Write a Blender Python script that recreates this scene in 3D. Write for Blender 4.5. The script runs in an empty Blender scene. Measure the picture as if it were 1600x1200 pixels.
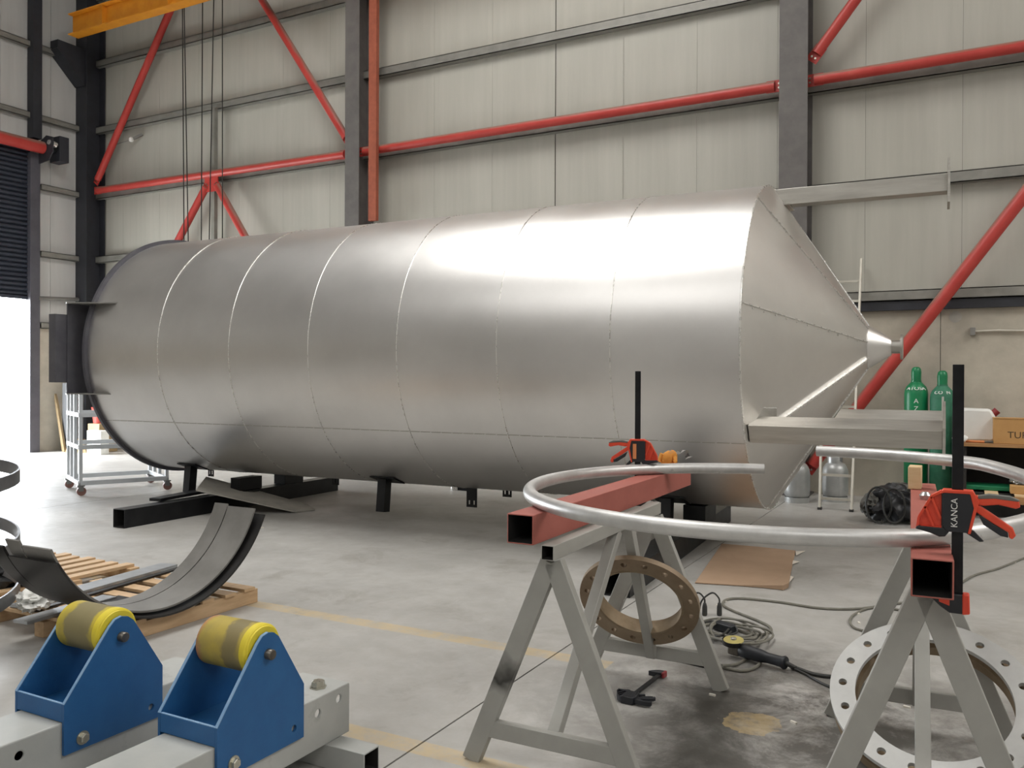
import bpy, bmesh, math, random
from mathutils import Vector, Matrix, noise as mnoise
random.seed(7)
S = bpy.context.scene
COL = S.collection
# ------------------------------------------------------------------ camera
F_PX = 1324.1
CAM = Vector((0, 0, 1.6))
V = Vector((-0.47081411, 0.88222143, -0.00440749)); RT = Vector((0.88221219, 0.47083127, 0.00442227)); UP = Vector((-0.00597661, 0.00180627, 0.99998051))
cd = bpy.data.cameras.new('camera'); cam = bpy.data.objects.new('camera', cd); COL.objects.link(cam)
cd.sensor_width = 36; cd.lens = 36 * F_PX / 1600; cd.clip_end = 300
cam.matrix_world = Matrix(((RT.x, UP.x, -V.x, CAM.x), (RT.y, UP.y, -V.y, CAM.y), (RT.z, UP.z, -V.z, CAM.z), (0, 0, 0, 1)))
S.camera = cam
# ------------------------------------------------------------------ world, daylight, exposure
S.view_settings.view_transform = 'Standard'; S.view_settings.look = 'None'
S.view_settings.exposure = 0.0; S.view_settings.gamma = 1.0; S.view_settings.use_curve_mapping = False
wd = bpy.data.worlds.new('overcast_sky'); S.world = wd; wd.use_nodes = True
bg = wd.node_tree.nodes['Background']; bg.inputs[0].default_value = (0.90, 0.95, 1.0, 1); bg.inputs[1].default_value = 30.0
ROOF_Z = 12.0
def roof_lamp(name, x0, x1, y0, y1, power):
    l = bpy.data.lights.new(name, 'AREA'); l.shape = 'RECTANGLE'; l.size = x1 - x0; l.size_y = y1 - y0; l.energy = power * (x1 - x0) * (y1 - y0); l.color = (1.0, 0.985, 0.955)
    o = bpy.data.objects.new(name, l); COL.objects.link(o); o.location = ((x0 + x1) / 2, (y0 + y1) / 2, ROOF_Z - 0.12)
    return o
ROOF_LAMPS = [(-8.8, -3.4, 2.0, 8.8), (6.0, 12.5, 2.5, 11.0), (-11.2, -3.2, -11.0, -3.5), (2.5, 10.0, -11.0, -3.5)]  # first lamp inferred from the tank highlight; other three added to even the light
for i, (a, b, c, d) in enumerate(ROOF_LAMPS):
    roof_lamp('skylight_and_fill_lamp', a, b, c, d, (23.0, 20.0, 9.0, 10.0)[i])
pl = bpy.data.lights.new('doorway_portal', 'AREA'); pl.shape = 'RECTANGLE'; pl.size = 5.2; pl.size_y = 3.36; pl.cycles.is_portal = True
po = bpy.data.objects.new('doorway_portal', pl); COL.objects.link(po); po.location = (-17.95, 8.65, 1.68); po.rotation_euler = (math.radians(90), 0, math.radians(-90))

# ------------------------------------------------------------------ helpers
def at(px, py, axis, val):
    """point where the sight line through a photo pixel meets the plane axis = val"""
    D = V + RT * ((px - 800) / F_PX) - UP * ((py - 600) / F_PX)
    t = (val - CAM[axis]) / D[axis]
    return CAM + D * t
def fl(px, py, z=0.0): return at(px, py, 2, z)
def ay(px, py, y): return at(px, py, 1, y)
def lin(c):
    if isinstance(c, str): c = [int(c[i:i + 2], 16) for i in (0, 2, 4)]
    return tuple(((v / 255) / 12.92 if v / 255 <= 0.04045 else ((v / 255 + 0.055) / 1.055) ** 2.4) for v in c) + (1,)

MATS = {}
def mat(name, c1, c2=None, rough=0.5, metal=0.0, scale=6.0, bump=0.0, bscale=60.0, rvar=0.1, stretch=(1, 1, 1), c3=None, spec=0.5, **kw):
    """principled material with two-tone noise colour, noisy roughness and fine bump"""
    m = bpy.data.materials.new(name); m.use_nodes = True; MATS[name] = m
    nt = m.node_tree; N = nt.nodes; L = nt.links; b = N['Principled BSDF']
    tc = N.new('ShaderNodeTexCoord'); mp = N.new('ShaderNodeMapping'); mp.inputs['Scale'].default_value = stretch
    L.new(tc.outputs['Object'], mp.inputs[0])
    n1 = N.new('ShaderNodeTexNoise'); n1.inputs['Scale'].default_value = scale; n1.inputs['Detail'].default_value = 6; n1.inputs['Roughness'].default_value = 0.62
    L.new(mp.outputs[0], n1.inputs['Vector'])
    cr = N.new('ShaderNodeValToRGB'); cr.color_ramp.elements[0].position = 0.36; cr.color_ramp.elements[1].position = 0.66
    cr.color_ramp.elements[0].color = lin(c1); cr.color_ramp.elements[1].color = lin(c2 or c1)
    if c3:
        e = cr.color_ramp.elements.new(0.78); e.color = lin(c3)
    L.new(n1.outputs[0], cr.inputs[0]); L.new(cr.outputs[0], b.inputs['Base Color'])
    b.inputs['Metallic'].default_value = metal; b.inputs['Specular IOR Level'].default_value = spec
    mr = N.new('ShaderNodeMapRange'); mr.inputs['To Min'].default_value = max(0.02, rough - rvar); mr.inputs['To Max'].default_value = min(1, rough + rvar)
    L.new(n1.outputs[0], mr.inputs[0]); L.new(mr.outputs[0], b.inputs['Roughness'])
    if bump:
        n2 = N.new('ShaderNodeTexNoise'); n2.inputs['Scale'].default_value = bscale; n2.inputs['Detail'].default_value = 3; L.new(mp.outputs[0], n2.inputs['Vector'])
        bp = N.new('ShaderNodeBump'); bp.inputs['Strength'].default_value = bump; bp.inputs['Distance'].default_value = 0.004
        L.new(n2.outputs[0], bp.inputs['Height']); L.new(bp.outputs[0], b.inputs['Normal'])
    for k, v in kw.items(): b.inputs[k.replace('_', ' ')].default_value = v
    return m

class MB:
    """collects faces; build() links them as ONE mesh object"""
    def __init__(s): s.v = []; s.f = []; s.inner = set()
    def add(s, vs, fs, M=None):
        o = len(s.v)
        s.v += [(M @ Vector(v)) if M is not None else Vector(v) for v in vs]; s.f += [tuple(i + o for i in f) for f in fs]; return s
    def box(s, x0, x1, y0, y1, z0, z1, M=None):
        return s.add([(x, y, z) for z in (z0, z1) for y in (y0, y1) for x in (x0, x1)], [(0, 2, 3, 1), (4, 5, 7, 6), (0, 1, 5, 4), (2, 6, 7, 3), (0, 4, 6, 2), (1, 3, 7, 5)], M)
    @staticmethod
    def frame(p0, p1, up=(0, 0, 1)):
        p0 = Vector(p0); p1 = Vector(p1); d = (p1 - p0).normalized(); u = Vector(up)
        if abs(d.dot(u)) > 0.98: u = Vector((0, 1, 0))
        r = d.cross(u).normalized(); u = r.cross(d)
        M = Matrix(((r.x, d.x, u.x, p0.x), (r.y, d.y, u.y, p0.y), (r.z, d.z, u.z, p0.z), (0, 0, 0, 1)))
        return M, (p1 - p0).length
    def bar(s, p0, p1, w, h, up=(0, 0, 1)):
        M, l = MB.frame(p0, p1, up); return s.box(-w / 2, w / 2, 0, l, -h / 2, h / 2, M)
    def hollow(s, p0, p1, w, h, t, up=(0, 0, 1)):
        M, l = MB.frame(p0, p1, up); vs = []
        for y in (0, l):
            for k in (0, t):
                vs += [(-w / 2 + k, y, -h / 2 + k), (w / 2 - k, y, -h / 2 + k), (w / 2 - k, y, h / 2 - k), (-w / 2 + k, y, h / 2 - k)]
        fs = []; n0 = len(s.f); s.inner |= {n0 + 4 * i + 1 for i in range(4)}
        for i in range(4):
            j = (i + 1) % 4
            fs += [(i, j, 8 + j, 8 + i), (4 + j, 4 + i, 12 + i, 12 + j), (j, i, 4 + i, 4 + j), (8 + i, 8 + j, 12 + j, 12 + i)]
        return s.add(vs, fs, M)
    def prism(s, pts, t0, t1, M=None):
        """polygon in local x,z extruded along local y from t0 to t1"""
        n = len(pts); vs = [(x, t0, z) for x, z in pts] + [(x, t1, z) for x, z in pts]
        return s.add(vs, [tuple(range(n)), tuple(range(2 * n - 1, n - 1, -1))] + [(i, n + i, n + (i + 1) % n, (i + 1) % n) for i in range(n)], M)
    def lathe(s, prof, n=32, M=None, a0=0.0, a1=2 * math.pi):
        """profile (radius, height) about local z"""
        full = abs(a1 - a0 - 2 * math.pi) < 1e-6; k = n if full else n + 1; vs = []
        for i in range(k):
            a = a0 + (a1 - a0) * i / n; vs += [(r * math.cos(a), r * math.sin(a), z) for r, z in prof]
        m = len(prof); fs = []
        for i in range(n):
            j = (i + 1) % k
            for q in range(m - 1): fs.append((i * m + q, j * m + q, j * m + q + 1, i * m + q + 1))
        if full and prof[0] != prof[-1]:
            if prof[0][0] > 1e-5: fs.append(tuple(i * m for i in range(k - 1, -1, -1)))
            if prof[-1][0] > 1e-5: fs.append(tuple(i * m + m - 1 for i in range(k)))
        return s.add(vs, fs, M)
    def cyl(s, p0, p1, r, n=20, r1=None):
        M, l = MB.frame(p0, p1); R = M @ Matrix.Rotation(-math.pi / 2, 4, 'X')
        return s.lathe([(r, 0), (r if r1 is None else r1, l)], n, R)
    def tube(s, pts, r, n=8, closed=False):
        pts = [Vector(p) for p in pts]; m = len(pts); vs = []
        pu = Vector((0, 0, 1))
        for i, q in enumerate(pts):
            a = pts[i - 1] if (i > 0 or closed) else q; b = pts[(i + 1) % m] if (i < m - 1 or closed) else q
            d = (b - a).normalized(); u = pu - d * pu.dot(d)
            if u.length < 1e-4: u = Vector((1, 0, 0)) - d * d.x
            u.normalize(); pu = u; w = d.cross(u)
            vs += [q + (u * math.cos(2 * math.pi * k / n) + w * math.sin(2 * math.pi * k / n)) * r for k in range(n)]
        fs = []
        for i in range(m if closed else m - 1):
            j = (i + 1) % m
            fs += [(i * n + k, i * n + (k + 1) % n, j * n + (k + 1) % n, j * n + k) for k in range(n)]
        if not closed: fs += [tuple(range(n - 1, -1, -1)), tuple((m - 1) * n + k for k in range(n))]
        return s.add(vs, fs)
    def build(s, name, m, parent=None, bevel=0.0, smooth=40, kind=None, label=None):
        off = Vector((0, 0, 0)); p = parent
        while p is not None:
            if p.name in ROOTS: off = ROOTS[p.name]; break
            p = p.parent
        me = bpy.data.meshes.new(name); me.from_pydata([v - off for v in s.v], [], s.f)
        bm = bmesh.new(); bm.from_mesh(me); bmesh.ops.recalc_face_normals(bm, faces=bm.faces); bm.to_mesh(me); bm.free()
        if smooth:
            me.polygons.foreach_set('use_smooth', [True] * len(me.polygons)); me.set_sharp_from_angle(angle=math.radians(smooth))
        me.materials.append(MATS[m] if isinstance(m, str) else m)
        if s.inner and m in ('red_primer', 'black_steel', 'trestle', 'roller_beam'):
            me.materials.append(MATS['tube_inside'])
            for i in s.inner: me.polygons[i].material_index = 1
        o = bpy.data.objects.new(name, me); COL.objects.link(o)
        if parent is not None: o.parent = parent
        if bevel:
            md = o.modifiers.new('bevel', 'BEVEL'); md.width = bevel; md.segments = 2; md.limit_method = 'ANGLE'; md.angle_limit = math.radians(50)
        if kind: o['kind'] = kind
        if label: o['label'] = label
        return o
ROOTS = {}
def thing(name, label, cat, loc=(0, 0, 0), rotz=0.0, group=None, local=False, rot=None):
    """an Empty at the base of a thing; parts are given in world space unless local"""
    o = bpy.data.objects.new(name, None); COL.objects.link(o); o.empty_display_size = 0.1
    o.location = loc; o.rotation_euler = rot or (0, 0, rotz); o['label'] = label; o['category'] = cat
    if group: o['group'] = group
    ROOTS[o.name] = Vector((0, 0, 0)) if local else Vector(loc)
    return o
def tag(o, label, cat, group=None):
    o['label'] = label; o['category'] = cat
    if group: o['group'] = group
    return o
def struct(o): o['kind'] = 'structure'; return o
def dup(o, parent=None, loc=None, rot=None):
    c = o.copy(); COL.objects.link(c)
    if parent is not None: c.parent = parent
    if loc is not None: c.location = loc
    if rot is not None: c.rotation_euler = rot
    for ch in o.children: dup(ch, c)
    return c
def text_mb(body, size, M, depth=0.0015):
    cu = bpy.data.curves.new('lettering', 'FONT'); cu.body = body; cu.size = size; cu.extrude = depth; cu.align_x = 'CENTER'; cu.align_y = 'CENTER'; cu.resolution_u = 3
    o = bpy.data.objects.new('lettering', cu); COL.objects.link(o); bpy.context.view_layer.update()
    me = o.evaluated_get(bpy.context.evaluated_depsgraph_get()).to_mesh()
    mb = MB(); mb.add([v.co.copy() for v in me.vertices], [tuple(p.vertices) for p in me.polygons], M)
    bpy.data.objects.remove(o); bpy.data.curves.remove(cu); return mb
def cut(o, cutters):
    """subtract temporary cutter meshes and keep the result as plain mesh data"""
    for c in cutters:
        md = o.modifiers.new('cut', 'BOOLEAN'); md.object = c; md.operation = 'DIFFERENCE'; md.solver = 'EXACT'
        c.parent = o.parent
    while len(o.modifiers) > len(cutters) and o.modifiers[0].type == 'BEVEL': 
        bv = (o.modifiers[0].width,); o.modifiers.remove(o.modifiers[0])
    bpy.context.view_layer.update()
    me = bpy.data.meshes.new_from_object(o.evaluated_get(bpy.context.evaluated_depsgraph_get()))
    o.modifiers.clear(); o.data = me
    me.polygons.foreach_set('use_smooth', [False] * len(me.polygons))
    for c in cutters: bpy.data.objects.remove(c)
def RX(a): return Matrix.Rotation(math.radians(a), 4, 'X')
def RY(a): return Matrix.Rotation(math.radians(a), 4, 'Y')
def RZ(a): return Matrix.Rotation(math.radians(a), 4, 'Z')
def TR(*a): return Matrix.Translation(Vector(a[0]) if len(a) == 1 else Vector(a))

# ------------------------------------------------------------------ materials
mat('panel', 'ABA89E', 'B5B2A8', rough=0.55, scale=1.2, stretch=(3, 1, 0.25), bump=0.05, bscale=3)
mat('panel_neutral', 'BAB9B6', 'C4C3C0', rough=0.6, scale=1.2, stretch=(1, 3, 0.25))  # even neutral light grey for gable, right and rear walls
mat('concrete_wall', 'ADA698', 'C6BEAF', rough=0.9, scale=1.6, bump=0.5, bscale=14, c3='CFC8B9')
mat('gap', '2A2826', rough=0.9)
mat('girt', '7F7D77', '918F88', rough=0.5, metal=0.3, scale=3)
mat('column', '5C5856', '696562', rough=0.6, scale=5)
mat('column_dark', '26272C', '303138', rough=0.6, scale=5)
m = mat('red_paint', 'AE3630', 'BA423A', rough=0.45, scale=2.5, c3='C05A4C')
def dusty(m, dust):
    """settled workshop dust on upward facing surfaces"""
    nt = m.node_tree; N = nt.nodes; L = nt.links; b = N['Principled BSDF']; src = b.inputs['Base Color'].links[0].from_socket
    g = N.new('ShaderNodeNewGeometry'); sp = N.new('ShaderNodeSeparateXYZ'); L.new(g.outputs['True Normal'], sp.inputs[0])
    no = N.new('ShaderNodeTexNoise'); no.inputs['Scale'].default_value = 3; tc = N.new('ShaderNodeTexCoord'); L.new(tc.outputs['Object'], no.inputs['Vector'])
    ad = N.new('ShaderNodeMath'); ad.operation = 'MULTIPLY_ADD'; ad.inputs[1].default_value = 0.5; L.new(no.outputs[0], ad.inputs[0]); L.new(sp.outputs[2], ad.inputs[2])
    mr = N.new('ShaderNodeMapRange'); mr.inputs[1].default_value = 0.55; mr.inputs[2].default_value = 0.8; mr.inputs[4].default_value = 0.75; L.new(ad.outputs[0], mr.inputs[0])
    mx = N.new('ShaderNodeMix'); mx.data_type = 'RGBA'; L.new(mr.outputs[0], mx.inputs[0]); L.new(src, mx.inputs[6]); mx.inputs[7].default_value = lin(dust); L.new(mx.outputs[2], b.inputs['Base Color'])
dusty(m, '8A7A6C')
mat('orange_paint', 'D98A1E', 'E59A2A', rough=0.45, scale=4)
mat('rust_tube', '8E4A35', 'A2573F', rough=0.7, scale=9)
mat('roof', 'C4C4C3', 'CECECD', rough=0.7, scale=1)
mat('navy_shutter', '2E333E', '393E4A', rough=0.45, metal=0.2, scale=2)
mat('purple_grey', '4C4B52', '58575E', rough=0.5, scale=3)
mat('outdoor', 'C8C6C0', 'D8D6D0', rough=0.9, scale=1)
mat('black_steel', '17181B', '232427', rough=0.42, metal=0.4, scale=7, bump=0.1, bscale=40)
mat('mill_steel', '807E7A', '8F8D89', rough=0.5, metal=0.5, scale=4, bump=0.05, bscale=60)
mat('dark_mill', '2E2D2D', '3C3B3A', rough=0.42, metal=0.6, scale=4)
mat('inlet_dark', '54535A', '626166', rough=0.5, metal=0.4, scale=4)
mat('steel_plate', 'A5A8AB', 'B7BABD', rough=0.45, metal=0.6, scale=5)
mat('stainless_leg', 'B3AFA8', 'C5C2BB', rough=0.38, metal=0.85, scale=7, stretch=(0.3, 3, 3), c3='8E867A')
mat('bright_weld', 'D8D6D2', 'E6E4E0', rough=0.28, metal=0.8, scale=20)
mat('pipe_alu', 'BDBCBA', 'D0CFCD', rough=0.42, metal=0.6, scale=9, bump=0.08, bscale=40, c3='8B8986')
mat('red_primer', '9E564B', 'A96156', rough=0.6, scale=5, c3='B4756B')
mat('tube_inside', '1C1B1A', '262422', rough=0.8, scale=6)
mat('primer_edge', '55504E', '6A6260', rough=0.6)
mat('trestle', '999892', 'A5A49E', rough=0.5, scale=3.5, c3='85837B')
mat('soot', '3A3936', '55534E', rough=0.7, scale=20)
mat('clamp_black', '1B1D22', '22242A', rough=0.45, scale=10)
mat('clamp_red', 'D8432C', 'E4502F', rough=0.4, scale=6)
mat('clamp_grey', '63635F', '6E6E69', rough=0.6)
mat('clamp_bar', '17181B', '232326', rough=0.35, metal=0.5, scale=15)
mat('print_white', 'E2E2DE', rough=0.7)
mat('print_orange', 'D98A55', rough=0.6)
mat('flange_white', 'B9B9B7', 'CBCBC8', rough=0.45, metal=0.25, scale=4)
mat('flange_brown', '7E6B55', '94836D', rough=0.55, metal=0.3, scale=5, c3='6E5A44')
mat('flange_inner', '7E6B52', '9B8A72', rough=0.55, metal=0.4, scale=7)
mat('blue_paint', '1F568A', '255F94', rough=0.5, scale=6, c3='326C9F', bump=0.12, bscale=90)
mat('blue_edge', '6F93B8', '88A6C4', rough=0.6, scale=12)
mat('roller_beam', 'A5A7A4', 'B3B4B0', rough=0.5, scale=3, c3='8F908D')
mat('bolt_zinc', 'B0ADA0', 'C6C3B6', rough=0.3, metal=0.9, scale=20)
mat('pin_steel', '6A6660', '7F7A72', rough=0.35, metal=0.9, scale=30)
mat('yellow_face', 'D8C431', 'E2CF3E', rough=0.55, scale=5)
mat('yellow_worn', '8D8458', 'B2A23E', rough=0.6, scale=3.2, stretch=(1.2, 3, 3), c3='C2AE38')
mat('yellow_red', 'A58A55', 'B09A46', rough=0.6, scale=4, c3='A8705F')
mat('wood', 'BB9C78', 'CFB08B', rough=0.75, scale=4, stretch=(6, 1, 6), bump=0.1, bscale=30)
mat('wood_pale', 'D3B488', 'E0C69E', rough=0.75, scale=5, stretch=(2, 2, 8))
mat('cardboard', 'A1866D', 'AD9178', rough=0.85, scale=2)
mat('card_torn', 'DCD3C6', rough=0.9)
mat('board_grey', 'A19E96', 'B3AFA6', rough=0.8, scale=5)
mat('trolley_grey', 'B9BDC0', 'C7CACC', rough=0.45, scale=3)
mat('rubber_red', '8A655C', rough=0.6)
mat('caster', '8C8C8A', rough=0.4, metal=0.7)
mat('cable_black', '2A2A29', '3A3A37', rough=0.55, scale=20)
mat('cable_grey', '6E6C63', '7E7B70', rough=0.6, scale=20)
mat('grinder_body', '1A1D22', '23262C', rough=0.5, scale=15)
mat('disc_yellow', 'B8AA66', 'C9BB74', rough=0.7, scale=20)
mat('lpg', 'A4A5A4', 'B6B7B5', rough=0.4, metal=0.45, scale=5, c3='8C8D8C')
mat('gas_green', '0E7046', '12804F', rough=0.38, scale=4)
mat('gas_green_dull', '2B6A50', '3B7C5F', rough=0.6, scale=8, c3='5B9478')
mat('ladder', 'BDB8AC', 'CBC6BA', rough=0.5, metal=0.3, scale=5)
mat('jerrycan', 'DEDDD8', 'E8E7E2', rough=0.4, scale=3)
mat('cap_red', '8A2F33', rough=0.5)
mat('carton', 'B88B55', 'C39760', rough=0.85, scale=3)
mat('print_dark', '4A3A28', rough=0.8)
mat('bench_wood', '9C7247', 'AE8355', rough=0.7, scale=3, stretch=(1, 6, 6))
mat('bench_frame', '1E1D1C', '2A2826', rough=0.7)
mat('crate_green', '0E6A44', '14774E', rough=0.5)
mat('bag_black', '17181B', '26272A', rough=0.42, scale=5, bump=0.6, bscale=9)
mat('bag_grey', '55544F', '6B6963', rough=0.6, scale=5, bump=0.5, bscale=12)
mat('glove_orange', 'C98432', 'D9963F', rough=0.8, scale=14)
mat('clear_wrap', 'E4E4E4', rough=0.12, Transmission_Weight=0.85, IOR=1.2)
mat('hoop_steel', '6F7073', '828386', rough=0.4, metal=0.6, scale=5)
mat('chip_white', 'E2DDD2', rough=0.8)
mat('paper_white', 'E6E6E2', 'D4D4D0', rough=0.8, scale=8)
mat('scrap_wood', '8A7657', 'A08B6A', rough=0.9, scale=4)
mat('cabinet_grey', '565758', rough=0.6)
mat("bucket_red", "A63E33", rough=0.5)
mat('rope', '2C2A28', rough=0.8)
mat('silver_scrap', 'A8A8A6', 'C4C4C2', rough=0.3, metal=0.9, scale=20)

def scorched():
    m = mat('trestle_scorched', '999892', 'A5A49E', rough=0.5, scale=3.5, c3='85837B'); nt = m.node_tree; N = nt.nodes; L = nt.links; b = N['Principled BSDF']
    src = b.inputs['Base Color'].links[0].from_socket; tc = N.new('ShaderNodeTexCoord'); sp = N.new('ShaderNodeSeparateXYZ'); L.new(tc.outputs['Object'], sp.inputs[0])
    no = N.new('ShaderNodeTexNoise'); no.inputs['Scale'].default_value = 14; L.new(tc.outputs['Object'], no.inputs['Vector'])
    ad = N.new('ShaderNodeMath'); ad.operation = 'MULTIPLY_ADD'; ad.inputs[1].default_value = 0.12; L.new(no.outputs[0], ad.inputs[0]); L.new(sp.outputs[2], ad.inputs[2])
    cr = N.new('ShaderNodeValToRGB'); e = cr.color_ramp.elements; e[0].position = 0.36; e[0].color = (0, 0, 0, 1); e[1].position = 0.54; e[1].color = (0, 0, 0, 1)
    q = e.new(0.42); q.color = (1, 1, 1, 1); q = e.new(0.45); q.color = (0.8, 0.8, 0.8, 1); L.new(ad.outputs[0], cr.inputs[0])
    mx = N.new('ShaderNodeMix'); mx.data_type = 'RGBA'; L.new(cr.outputs[0], mx.inputs[0]); L.new(src, mx.inputs[6]); mx.inputs[7].default_value = lin('35332F'); L.new(mx.outputs[2], b.inputs['Base Color'])
scorched()
def roller_mat(name, edge, band, tail, x0, x1):
    """polyurethane roller: clean yellow rims, grimy running band"""
    m = mat(name, edge, edge, rough=0.6, scale=4, bump=0.1, bscale=30); nt = m.node_tree; N = nt.nodes; L = nt.links; b = N['Principled BSDF']
    tc = N.new('ShaderNodeTexCoord'); sp = N.new('ShaderNodeSeparateXYZ'); L.new(tc.outputs['Object'], sp.inputs[0])
    no = N.new('ShaderNodeTexNoise'); no.inputs['Scale'].default_value = 22; no.inputs['Detail'].default_value = 6; L.new(tc.outputs['Object'], no.inputs['Vector'])
    ad = N.new('ShaderNodeMath'); ad.operation = 'MULTIPLY_ADD'; ad.inputs[1].default_value = 0.06; L.new(no.outputs[0], ad.inputs[0]); L.new(sp.outputs[0], ad.inputs[2])
    mr = N.new('ShaderNodeMapRange'); mr.inputs[1].default_value = -0.26; mr.inputs[2].default_value = 0.0; L.new(ad.outputs[0], mr.inputs[0])
    cr = N.new('ShaderNodeValToRGB'); e = cr.color_ramp.elements; e[0].position = 0.0; e[0].color = lin(tail); e[1].position = 1.0; e[1].color = lin(edge)
    for p, c in ((0.14, edge), (x0, edge), (x0 + 0.05, band), (x1, band), (x1 + 0.06, edge)):
        q = e.new(p); q.color = lin(c)
    L.new(mr.outputs[0], cr.inputs[0]); n2 = N.new('ShaderNodeTexNoise'); n2.inputs['Scale'].default_value = 9; n2.inputs['Detail'].default_value = 8; L.new(tc.outputs['Object'], n2.inputs['Vector'])
    c2 = N.new('ShaderNodeValToRGB'); c2.color_ramp.elements[0].position = 0.45; c2.color_ramp.elements[1].position = 0.7; c2.color_ramp.elements[0].color = (0, 0, 0, 1); c2.color_ramp.elements[1].color = (0.6, 0.6, 0.6, 1); L.new(n2.outputs[0], c2.inputs[0])
    mx = N.new('ShaderNodeMix'); mx.data_type = 'RGBA'; L.new(c2.outputs[0], mx.inputs[0]); L.new(cr.outputs[0], mx.inputs[6]); mx.inputs[7].default_value = lin('7D7450'); L.new(mx.outputs[2], b.inputs['Base Color'])
roller_mat('roller_worn', 'C0AC38', '857B55', 'CDB83A', 0.2, 0.80)
roller_mat('roller_scuffed', 'B09C44', '80734B', 'B0665A', 0.52, 0.82)
def tank_material(name, c1, c2, rough, cell=34.0, bmp=0.05):
    """stainless sheet with fine engine-turned swirl grain"""
    m = mat(name, c1, c2, rough=rough, metal=1.0, scale=1.4, rvar=0.05)
    nt = m.node_tree; N = nt.nodes; L = nt.links; b = N['Principled BSDF']
    tc = N.new('ShaderNodeTexCoord'); vo = N.new('ShaderNodeTexVoronoi'); vo.inputs['Scale'].default_value = cell; L.new(tc.outputs['Object'], vo.inputs['Vector'])
    no = N.new('ShaderNodeTexNoise'); no.inputs['Scale'].default_value = 160; L.new(tc.outputs['Object'], no.inputs['Vector'])
    mx = N.new('ShaderNodeMath'); mx.operation = 'ADD'; L.new(vo.outputs['Distance'], mx.inputs[0]); L.new(no.outputs[0], mx.inputs[1])
    bp = N.new('ShaderNodeBump'); bp.inputs['Strength'].default_value = bmp; bp.inputs['Distance'].default_value = 0.003; L.new(mx.outputs[0], bp.inputs['Height']); L.new(bp.outputs[0], b.inputs['Normal'])
    return m
tank_material('tank_steel', 'DAD8D6', 'E2E0DE', 0.37)
tank_material('cone_steel', 'D2CFCB', 'DAD7D3', 0.38)

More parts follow.
